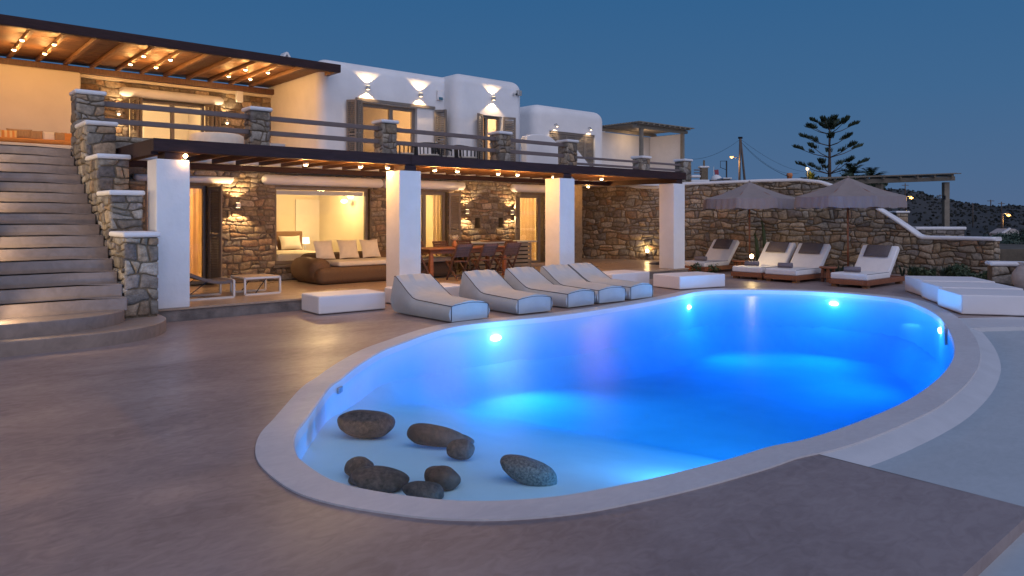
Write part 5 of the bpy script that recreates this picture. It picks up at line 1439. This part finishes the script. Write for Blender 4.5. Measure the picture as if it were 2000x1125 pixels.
# border plants along the foot of the retaining wall
GP = 'plants along the foot of the retaining wall'
spots = [(1370, 22.6, 0, 'low leafy plant at the wall behind the first sunbed'), (1500, 22.4, 1, 'spiky plant at the wall behind the left of the sunbed pair'), (1592, 21.4, 1, 'spiky agave behind the side table'), (1627, 20.9, 1, 'spiky agave left of the right parasol pole'),
         (1668, 21.0, 0, 'leafy plant right of the right parasol pole'), (1768, 20.7, 1, 'grassy plant just right of the last sunbed'), (1800, 20.3, 0, 'leafy plant behind the rear white block'), (1838, 19.9, 1, 'grass clump in the middle behind the white blocks'),
         (1873, 19.6, 2, 'dense dark bush behind the middle white block'), (1905, 19.2, 0, 'leafy plant right of the dense dark bush'), (1945, 18.2, 2, 'dark bush behind the nearest white block'), (1968, 17.6, 1, 'tall grass clump left of the urn')]
for x, Yd, kd, lb in spots:
    s, t = dist_of(x, Yd); o = thing('border_plant', lb, 'plant', (s, t, 0), group=GP)
    mb = MB()
    if kd == 1:
        for q in range(5): tuft(mb, (rp_.uniform(-.25, .25), rp_.uniform(-.25, .25), 0), 26, .48, .1, rp_, .013)
        mb.build('leaves', M['bush'], o)
    elif kd == 0:
        for q in range(5): leafball(mb, (rp_.uniform(-.35, .35), rp_.uniform(-.25, .25), .16), .20, 110, rp_, .045)
        for q in range(3): tuft(mb, (rp_.uniform(-.3, .3), rp_.uniform(-.2, .2), 0), 14, .4, .1, rp_, .012)
        mb.build('leaves', M['leaf'], o)
    else:
        for q in range(4): leafball(mb, (rp_.uniform(-.25, .25), rp_.uniform(-.2, .2), .26), .27, 240, rp_, .04)
        mb.build('leaves', M['leaf'], o)
# tall cactus-like succulent behind the left of the pair
for x, y0, y1, Yd, ln_, lb in ((1492, 430, 480, 22.6, -8, 'tall dark leaning succulent against the wall above the sunbed pair'), (1478, 455, 482, 22.6, -6, 'shorter dark succulent stem left of the tall one')):
    s, t = dist_of(x, Yd); zt = z_at(y0, Yd)
    o = thing('succulent', lb, 'plant', (s, t, 0), group='dark succulents behind the sunbed pair')
    MB().tube([(.12, 0, 0), (.06, 0, zt * .4), (-.02, 0, zt * .8), (-.10, .02, zt)], [.05, .06, .05, .01], 7).build('stem', M['leaf'], o)
    mb = MB()
    for k in range(26): tuft(mb, (.10 - .2 * k / 26, 0, zt * k / 27), 3, .16, .03, rp_, .012, 1)
    mb.build('spines', M['leaf'], o)
# ---- norfolk island pine
Yd = 42.0
s, t = dist_of(1620, Yd)
pine = thing('norfolk_pine', 'tall tiered pine with upswept branches standing against the dusk sky', 'pine tree', (s, t, 2.3))
zt = z_at(238, Yd) - 2.3
MB().tube([(0, 0, 0), (.02, 0, zt * .5), (0, 0, zt)], [.13, .09, .03], 8).build('trunk', M['bark'], pine)
whorls = [(340, 60, 6), (308, 52, 5), (285, 44, 5), (262, 42, 5), (247, 24, 6)]
fo = MB(); br = MB()
def fan(c, d_, L_, n=90):
    """A frond clump: short upright leafy blades along the outer part of a limb."""
    for _ in range(n):
        u = rp_.random(); p = c + d_ * (L_ * (u - .25)); side = d_.cross(Vector((0, 0, 1))).normalized() * rp_.uniform(-.16, .16) * (1.1 - u * .5)
        p = p + side; up = (Vector((0, 0, 1)) * rp_.uniform(.5, 1) + d_ * rp_.uniform(.1, .9) + side * 2).normalized() * rp_.uniform(.14, .30) * (1.05 - .5 * abs(u - .45))
        w = up.cross(Vector((rp_.gauss(0, 1), rp_.gauss(0, 1), 0))).normalized() * .028
        fo.add([p - w, p + w, p + up + w * .4, p + up - w * .4], [(0, 1, 2, 3)])
for wi, (y, rpx, nb) in enumerate(whorls):
    z0 = z_at(y, Yd) - 2.3; R = rpx * 1.12 * Yd / F
    for k in range(nb):
        a = 2 * math.pi * k / nb + wi * .5 + rp_.uniform(-.2, .2); RR = R * rp_.uniform(.72, 1.05)
        d_ = Vector((math.cos(a), math.sin(a), .30)).normalized(); b0_ = Vector((0, 0, z0)); tip = b0_ + Vector((math.cos(a) * RR, math.sin(a) * RR, RR * .34 + .05))
        mid_ = b0_.lerp(tip, .5) - Vector((0, 0, .07)); br.tube([b0_, mid_, tip], [.03, .022, .012], 5)
        fan(b0_.lerp(tip, .88), d_, .58 if wi < 4 else .45, 95)
        if RR > 1.3 and k % 2: fan(b0_.lerp(tip, .5), d_, .3, 34)
fan(Vector((0, 0, zt - .12)), Vector((.1, 0, 1)).normalized(), .35, 60)
for k in range(5): a = k * 1.26; fan(Vector((math.cos(a) * .3, math.sin(a) * .3, zt - .32)), Vector((math.cos(a), math.sin(a), .6)).normalized(), .5, 90)
br.build('limbs', M['bark'], pine); fo.build('crown', M['pine'], pine)
# low bushes and palms round its foot
for x, y, Yd, R, lb in ((1655, 343, 40, .9, 'dark bush at the foot of the pine, right of its trunk'), (1690, 345, 38, .9, 'dark spreading bush behind the parasol tip'), (1600, 350, 36, .6, 'low bush left of the pine trunk'), (1712, 352, 40, .5, 'small dark shrub left of the grey pergola roof')):
    s, t = dist_of(x, Yd); z = z_at(y, Yd); o = thing('shrub', lb, 'shrub', (s, t, 2.3), group='dark shrubs behind the retaining wall')
    mb = MB()
    for q in range(7): leafball(mb, (rp_.uniform(-.9, .9) * R, rp_.uniform(-.5, .5) * R, z - 2.3 - R * .35 + rp_.uniform(-.2, .15)), R * .5, 260, rp_, .10)
    mb.build('leaves', M['pine'], o); MB().tube([(0, 0, 0), (0, 0, z - 2.5)], .06, 6).build('stem', M['bark'], o)
for x, y, lb in ((1665, 327, 'palm with drooping fronds right of the pine'), (1702, 335, 'smaller palm behind the parasol tip'), (1570, 345, 'spiky palm left of the pine above the coping'), (1552, 347, 'small spiky palm at the left of the palm group')):
    Yd = 39; s, t = dist_of(x, Yd); z = z_at(y, Yd); o = thing('palm', lb, 'palm tree', (s, t, 2.3), group='palms behind the retaining wall')
    MB().tube([(0, 0, 0), (0, 0, z - 2.55)], .08, 7).build('trunk', M['bark'], o); mb = MB(); L_ = .95 if x > 1600 else .5
    for k in range(22):
        a = rp_.uniform(0, 6.28); e_ = rp_.uniform(.15, 1.1); dd = Vector((math.cos(a) * math.cos(e_), math.sin(a) * math.cos(e_), math.sin(e_))); c0 = Vector((0, 0, z - 2.6)); pr = c0
        for q in range(1, 7):
            p = c0 + dd * L_ * q / 6 - Vector((0, 0, .35 * L_ * (q / 6) ** 2)); sd = dd.cross(Vector((0, 0, 1))).normalized()
            for g in (-1, 1): mb.add([pr, p, p + sd * g * .22 * L_ + dd * .1 - Vector((0, 0, .08))], [(0, 1, 2)])
            pr = p
    mb.build('fronds', M['pine'], o)
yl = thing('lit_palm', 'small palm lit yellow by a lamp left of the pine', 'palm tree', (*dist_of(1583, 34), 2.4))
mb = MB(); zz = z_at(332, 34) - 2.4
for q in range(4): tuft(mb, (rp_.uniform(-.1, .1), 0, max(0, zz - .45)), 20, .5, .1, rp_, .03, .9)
mb.build('fronds', mat('lamp_lit_leaf', (.16, .17, .03), .6, var=.3), yl); MB().tube([(0, 0, 0), (0, 0, max(.1, zz - .3))], .05, 6).build('trunk', M['bark'], yl)  # the lamp's yellow light is put into the leaf colour
s, t = dist_of(1577, 33.5); gl = thing('path_lamp', 'glowing garden lamp beside the small yellow lit palm', 'garden lamp', (s, t, 2.4))
MB().tube([(0, 0, 0), (0, 0, z_at(334, 33.5) - 2.4)], .03, 8).build('pole', M['black'], gl); MB().lathe([(.001, -.06), (.06, 0), (.001, .06)], (0, 0, z_at(330, 33.5) - 2.4), 10).build('bulb', M['bulb'], gl)
lamp('POINT', (s, t - .15, z_at(326, 33.5)), 22, (1, .66, .25), rad=.06)
# ---- utility pole with a street lamp and its wires
Yd = 60; s, t = dist_of(1446, Yd); u_pole = thing('utility_pole', 'twin leg wooden utility pole carrying a lit street lamp and wires', 'utility pole', (s, t, 2.0))
zt = z_at(271, Yd) - 2
def q_(dx, z): return (dx * CP, -dx * SP, z)
for dx in (-.11, .62): MB().tube([q_(dx, 0), q_(-.02 + (.04 if dx > 0 else 0), zt)], [.11, .08], 8).build('pole_leg', M['pole'], u_pole)
px = -17 * Yd / F; lz = z_at(308, Yd) - 2
MB().tube([q_(-.05, lz - .05), q_(px, lz + .1)], .025, 6).build('lamp_arm', M['pole'], u_pole); MB().box(-.16, .16, -.1, .1, -.03, .06).build('lamp_head', M['metal'], u_pole, loc=q_(px, lz + .1), rz=-PHI)
MB().lathe([(.001, -.10), (.12, -.04), (.10, .02)], q_(px, lz + .05), 12).build('bulb', M['street'], u_pole)
lamp('POINT', (s + px * CP, t - px * SP, 2 + lz - .25), 140, (1, .55, .16), rad=.1)
for k in range(3): MB().box(-.06, .06, -.06, .06, 0, .16).build('insulator', M['black'], u_pole, loc=q_(-.1 + k * .1, zt + .0))
def wire(x0, y0, Y0, x1, y1, Y1, sag, label):
    a, b = Vector((*dist_of(x0, Y0), z_at(y0, Y0))), Vector((*dist_of(x1, Y1), z_at(y1, Y1)))
    pts = [tuple(a.lerp(b, k / 14) - Vector((0, 0, sag * 4 * (k / 14) * (1 - k / 14)))) for k in range(15)]
    MB().tube(pts, .012, 4).build('overhead_wire', M['black'], None, label=label, cat='wire', group='overhead wires of the utility pole')
wire(1446, 272, 60, 1340, 310, 75, .55, 'overhead wire running left from the utility pole'); wire(1447, 276, 60, 1545, 347, 34, .35, 'steep overhead wire dropping right from the utility pole')
wire(1448, 273, 60, 1570, 335, 90, .5, 'faint upper wire running right behind the pine'); wire(1448, 278, 60, 1560, 338, 90, .9, 'faint lower wire running right behind the pine')
# street pole with a sign frame, small posts on the road
s, t = dist_of(1419, 50); o = thing('metal_gantry', 'thin dark metal frame on a post left of the utility pole', 'gantry', (s, t, 2.0)); z1_ = z_at(314, 50) - 2
MB().tube([q_(0, 0), q_(0, z1_)], .05, 7).build('post', M['black'], o); w_ = 12 * 50 / F
MB().tube([q_(0, z1_ - .02), q_(-w_, z1_ - .02), q_(-w_, z1_ - .45), q_(0, z1_ - .62)], .02, 6).build('frame', M['black'], o)
# roadside masonry: little white capped walls beyond the balcony end
rv_ = thing('roadside_wall', 'white capped stone posts and low walls beyond the end of the balcony', 'wall', (*dist_of(1372, 32), 2.2))
ro = Vector((*dist_of(1372, 32), 2.2))
def rbox(name, x0, x1, y0, y1, Yd, dd, m, bev=.03):
    a = Vector((*dist_of(x0, Yd), 0)) - ro; b = Vector((*dist_of(x1, Yd), 0)) - ro; L_ = (b - a).length; zt_, zb_ = z_at(y0, Yd) - 2.2, z_at(y1, Yd) - 2.2
    return MB().box(0, L_, 0, dd, zb_, zt_).build(name, M[m], rv_, bevel=bev, loc=(a.x, a.y, 0), rz=math.atan2(b.y - a.y, b.x - a.x))
rbox('post', 1370, 1383, 328, 352, 32, .3, 'mortar', .01); rbox('cap', 1367, 1386, 324, 328, 32, .36, 'coping'); rbox('low_wall', 1351, 1369, 342, 347, 31, .3, 'coping'); rbox('low_wall', 1351, 1386, 351, 358, 30.4, .3, 'coping')
rbox('rail', 1356, 1370, 331, 333, 32, .08, 'rail', 0); rbox('rail', 1356, 1370, 336.5, 338.5, 32, .08, 'rail', 0); rbox('post', 1374, 1377, 313, 324, 32.2, .08, 'mortar', 0)
s, t = dist_of(1399, 48); dm = thing('domed_shed', 'small white domed outbuilding beside the road', 'shed', (s, t, 2.0)); R = 11 * 48 / F
MB().lathe([(R, 0), (R, z_at(350, 48) - 2), (R * .8, z_at(345, 48) - 2), (R * .4, z_at(342, 48) - 2), (.001, z_at(341, 48) - 2)], n=20).build('dome', M['plaster'], dm); MB().box(-.2, .2, -R - .02, -R + .1, 0, .6).build('door', M['door_ochre'], dm)
s, t = dist_of(1394, 49); o = thing('flag_pole', 'thin pale pole with a small limp flag by the domed outbuilding', 'flagpole', (s, t, 2.0))
MB().tube([(0, 0, 0), (0, 0, z_at(325, 49) - 2)], .02, 6).build('pole', M['white_metal'], o); MB().add([q_(.02, z_at(332, 49) - 2), q_(.32, z_at(331, 49) - 2), q_(.34, z_at(341, 49) - 2), q_(.10, z_at(343, 49) - 2)], [(0, 1, 2, 3)]).build('flag', mat('faded_red_cloth', (.30, .07, .09), .9), o)
rbox2 = [(1412, 1430, 347, 349.5, 46, 'flat white slab roof beyond the balcony end', 'roof_slab'), (1388, 1438, 351, 354, 44, 'long flat dark roof edge behind the retaining wall', 'flat_roof')]
for x0, x1, y0, y1, Yd, lb, nm in rbox2:
    a, b = Vector((*dist_of(x0, Yd), 0)), Vector((*dist_of(x1, Yd), 0)); L_ = (b - a).length; o = thing(nm, lb, 'roof', (a.x, a.y, 2.0), math.atan2(b.y - a.y, b.x - a.x))
    MB().box(0, L_, 0, 1.4, z_at(y1, Yd) - 2, z_at(y0, Yd) - 2).build('slab', M['plaster' if nm == 'roof_slab' else 'rail'], o, bevel=.03); MB().box(.1, L_ - .1, .1, 1.3, 0, z_at(y1, Yd) - 2.003).build('wall', M['mortar'], o)
s, t = dist_of(1542, 36); o = thing('chimney_pot', 'small dark chimney pot peeping over the white coping', 'chimney', (s, t, 2.3)); MB().lathe([(.12, 0), (.12, z_at(345, 36) - 2.3), (.16, z_at(343, 36) - 2.3), (.12, z_at(338, 36) - 2.3)], n=10).build('pot', M['terracotta'], o); MB().box(-.2, .2, -.2, .2, 0, .5).build('base', M['mortar'], o)
# ---- far timber pergola right of the pine
Yd = 28.5; s1, t1 = dist_of(1847, Yd); s0, t0 = dist_of(1718, 31.5)
o = thing('timber_pergola', 'open grey timber pergola with a tilted slatted roof beyond the wall', 'pergola', (s1, t1, 1.2)); po_ = Vector((s1, t1, 1.2))
zt1 = z_at(352, Yd); zt0 = z_at(364, 31.5)
ztop = zt1
MB().box(-.10, .10, -.10, .10, -.4, zt1 - 1.2 - .08).build('post', M['far_wood'], o, bevel=.01, rz=-PHI)
def P3(x, y, Yd_): return Vector((*dist_of(x, Yd_), z_at(y, Yd_))) - po_
c0, c1 = P3(1600, 358, 30.0), P3(1865, 348.5, 28.2)
MB().bar(c0, c1, .12, .16).build('beam', M['far_wood'], o)
MB().bar(P3(1718, 360, 29.4), P3(1718, 420, 29.4), .22).build('post', M['far_wood'], o)
e0, e1 = P3(1600, 351, 33.0), P3(1800, 345, 33.5)
MB().bar(e0 - Vector((0, 0, .1)), e1 - Vector((0, 0, .1)), .10, .14).build('beam', M['far_wood'], o)
for k in range(9):
    u = k / 8; a_, b_ = c0.lerp(c1, u * .97) + Vector((0, 0, .13)), e0.lerp(e1, u) + Vector((0, 0, .03)); dd = (a_ - b_).normalized()
    MB().bar(a_ + dd * .35, b_, .08, .10).build('rafter', M['far_wood'], o)
for k in range(16):
    u = k / 15; a_ = c0.lerp(e0, u) + Vector((0, 0, .20 - .1 * u)); b_ = (c1 + (c1 - c0).normalized() * .15).lerp(e1, u) + Vector((0, 0, .20 - .1 * u))
    if k == 0: a_, b_ = a_ + (c0 - e0).normalized() * .35, b_ + (c0 - e0).normalized() * .35
    MB().bar(a_, b_, .17, .025).build('slat', M['far_wood'], o)
MB().box(-.16, -.101, -.04, .04, zt1 - 1.2 - .75, zt1 - 1.2 - .60).build('floodlight', M['black'], o)
# little walls beyond the coping
for x0, x1, y0, y1, yb, Yd, lb in ((1790, 1884, 443, 449, 462, 26.5, 'short stone wall with white coping below the far pergola post'), (1751, 1774, 412, 416.5, 445, 26.5, 'narrow stone pier with a white cap behind the sweeping coping')):
    a, b = Vector((*dist_of(x0, Yd), 0)), Vector((*dist_of(x1, Yd), 0)); L_ = (b - a).length; ow = thing('garden_wall', lb, 'wall', (a.x, a.y, .8), math.atan2(b.y - a.y, b.x - a.x))
    MB().box(0, L_, .02, .4, -.2, z_at(y1, Yd) - .8).build('core', M['mortar'], ow); MB().box(-.05, L_ + .05, -.05, .45, z_at(y1, Yd) - .8, z_at(y0, Yd) - .8).build('cap', M['coping'], ow, bevel=.03)
    stonework(ow, [(lambda A_, B_2, D_: Vector((A_, .02 - D_, B_2)), cells(0, L_, .0, z_at(y1, Yd) - .8, .3, .18, rs))], rs, 80, .04, PAL_GREY)
# ---- street lamps and poles on the hill
def street(x, yl, yb, Yd, dx, label, e, rb=.09, orange=True, sc2=1.0):
    s, t = dist_of(x, Yd); zb = z_at(yb, Yd); o = thing('street_lamp', label, 'street lamp', (s, t, zb), group='lit street lamps on the hillside')
    top = z_at(yl, Yd) - zb; MB().tube([(0, 0, 0), (0, 0, top + .15)], rb, 7).build('pole', M['pole'], o)
    d_ = dx * Yd / F; MB().tube([q_(0, top + .1), q_(d_, top + .15)], rb * .4, 6).build('arm', M['metal'], o); MB().lathe([(.001, -.13 * sc2), (.16 * sc2, -.03), (.001, .09)], q_(d_, top), 10).build('bulb', M['street'], o)
    lamp('POINT', (s + d_ * CP, t - d_ * SP, zb + top - .3), e, (1, .52, .14), rad=.1)
street(1769, 386, 412, 62, 11, 'street lamp glowing left of the far pergola post', 160)
street(1957, 420, 455, 60, 13, 'street lamp glowing above the white gable at the right', 160)
for x, y0, y1, Yd, lb in ((1768, 358, 386, 70, 'dark pole with bracket above the left street lamp'), (1900, 397, 440, 85, 'brown pole standing on the dark slope'), (1935, 390, 406, 200, 'small pole with crossarm on the skyline'), (1956, 394, 420, 150, 'pole with crossarm right of the skyline pole'), (1836, 380, 393, 220, 'tiny pole on the ridge left of the far pergola post')):
    s, t = dist_of(x, Yd); zb = z_at(y1 + 4, Yd); o = thing('power_pole', lb, 'power pole', (s, t, zb), group='power poles on the hillside'); hgt = z_at(y0, Yd) - zb
    MB().tube([(0, 0, 0), (0, 0, hgt)], .0011 * Yd * .6, 6).build('pole', M['pole'], o)
    if Yd > 100 or x == 1768: MB().bar(q_(-.018 * Yd * .25, hgt * .88), q_(.018 * Yd * .25, hgt * .88), .0008 * Yd).build('crossarm', M['pole'], o)
s, t = dist_of(1976, 56); o = thing('white_gable_shed', 'small white and stone hut below the right street lamp', 'hut', (s, t, .2), -PHI); ZZ = lambda y: z_at(y, 56) - .2
MB().add([(-.75, 0, 0), (.75, 0, 0), (.75, 0, ZZ(455)), (.25, 0, ZZ(447)), (-.15, 0, ZZ(447)), (-.75, 0, ZZ(456)), (-.75, 1.5, 0), (.75, 1.5, 0), (.75, 1.5, ZZ(455)), (.25, 1.5, ZZ(447)), (-.15, 1.5, ZZ(447)), (-.75, 1.5, ZZ(456))],
         [(0, 1, 2, 3, 4, 5), (11, 10, 9, 8, 7, 6)] + [(i, (i + 1) % 6 + 0, (i + 1) % 6 + 6, i + 6) for i in range(6)]).build('wall', M['urn'], o); MB().bar((-.85, -.03, ZZ(457)), (-.15, -.03, ZZ(446)), .16, .12).build('gable_edge', M['plaster'], o)
# bushes behind the low wall at the right
for x, y, Yd, R, lb in ((1960, 478, 26, .85, 'dense grey green bush right of the wall end'), (1990, 470, 27, 1.0, 'large dark bush at the right edge of the picture'), (1985, 490, 24.5, .7, 'rounded bush in front, just above the low wall'), (1940, 472, 29, .6, 'smaller bush behind the end of the coping'), (2030, 475, 26, 1.1, 'bush cut by the right edge')):
    s, t = dist_of(x, Yd); z = z_at(y, Yd); o = thing('garden_bush', lb, 'bush', (s, t, .8), group='bushes behind the low garden wall'); mb = MB()
    for q in range(8): leafball(mb, (rp_.uniform(-.6, .6) * R, rp_.uniform(-.6, .6) * R, z - .8 + rp_.uniform(-.35, .2) * R), R * .5, 420, rp_, .05)
    mb.build('leaves', M['bush'], o); MB().tube([(0, 0, -.1), (0, 0, z - .8)], .05, 6).build('stem', M['bark'], o)
# scrub on the hill: one uncountable cover
mb = MB(); rh = random.Random(9)
for _ in range(1100):
    px_ = rh.uniform(1720, 2060); Yd = rh.uniform(60, 255); X = (px_ - CX) / F * Yd; z = land_z(X, Yd)
    R = rh.uniform(.25, .6) * (.4 + Yd / 250); c = Vector((X * CP + Yd * SP, -X * SP + Yd * CP, z + R * .2))
    for k in range(7):
        d_ = Vector((rh.gauss(0, 1), rh.gauss(0, 1), abs(rh.gauss(0, .6)))).normalized() * R * rh.uniform(.4, 1); a = Vector((rh.gauss(0, 1), rh.gauss(0, 1), rh.gauss(0, 1))).normalized() * R * .5; b = a.cross(d_).normalized() * R * .35
        p = c + d_ * .6; mb.add([p - a, p + b, p + a, p - b], [(0, 1, 2, 3)])
mb.build('hill_scrub', M['scrub'], None, kind='stuff', label='dark low scrub covering the hillside', cat='scrub')
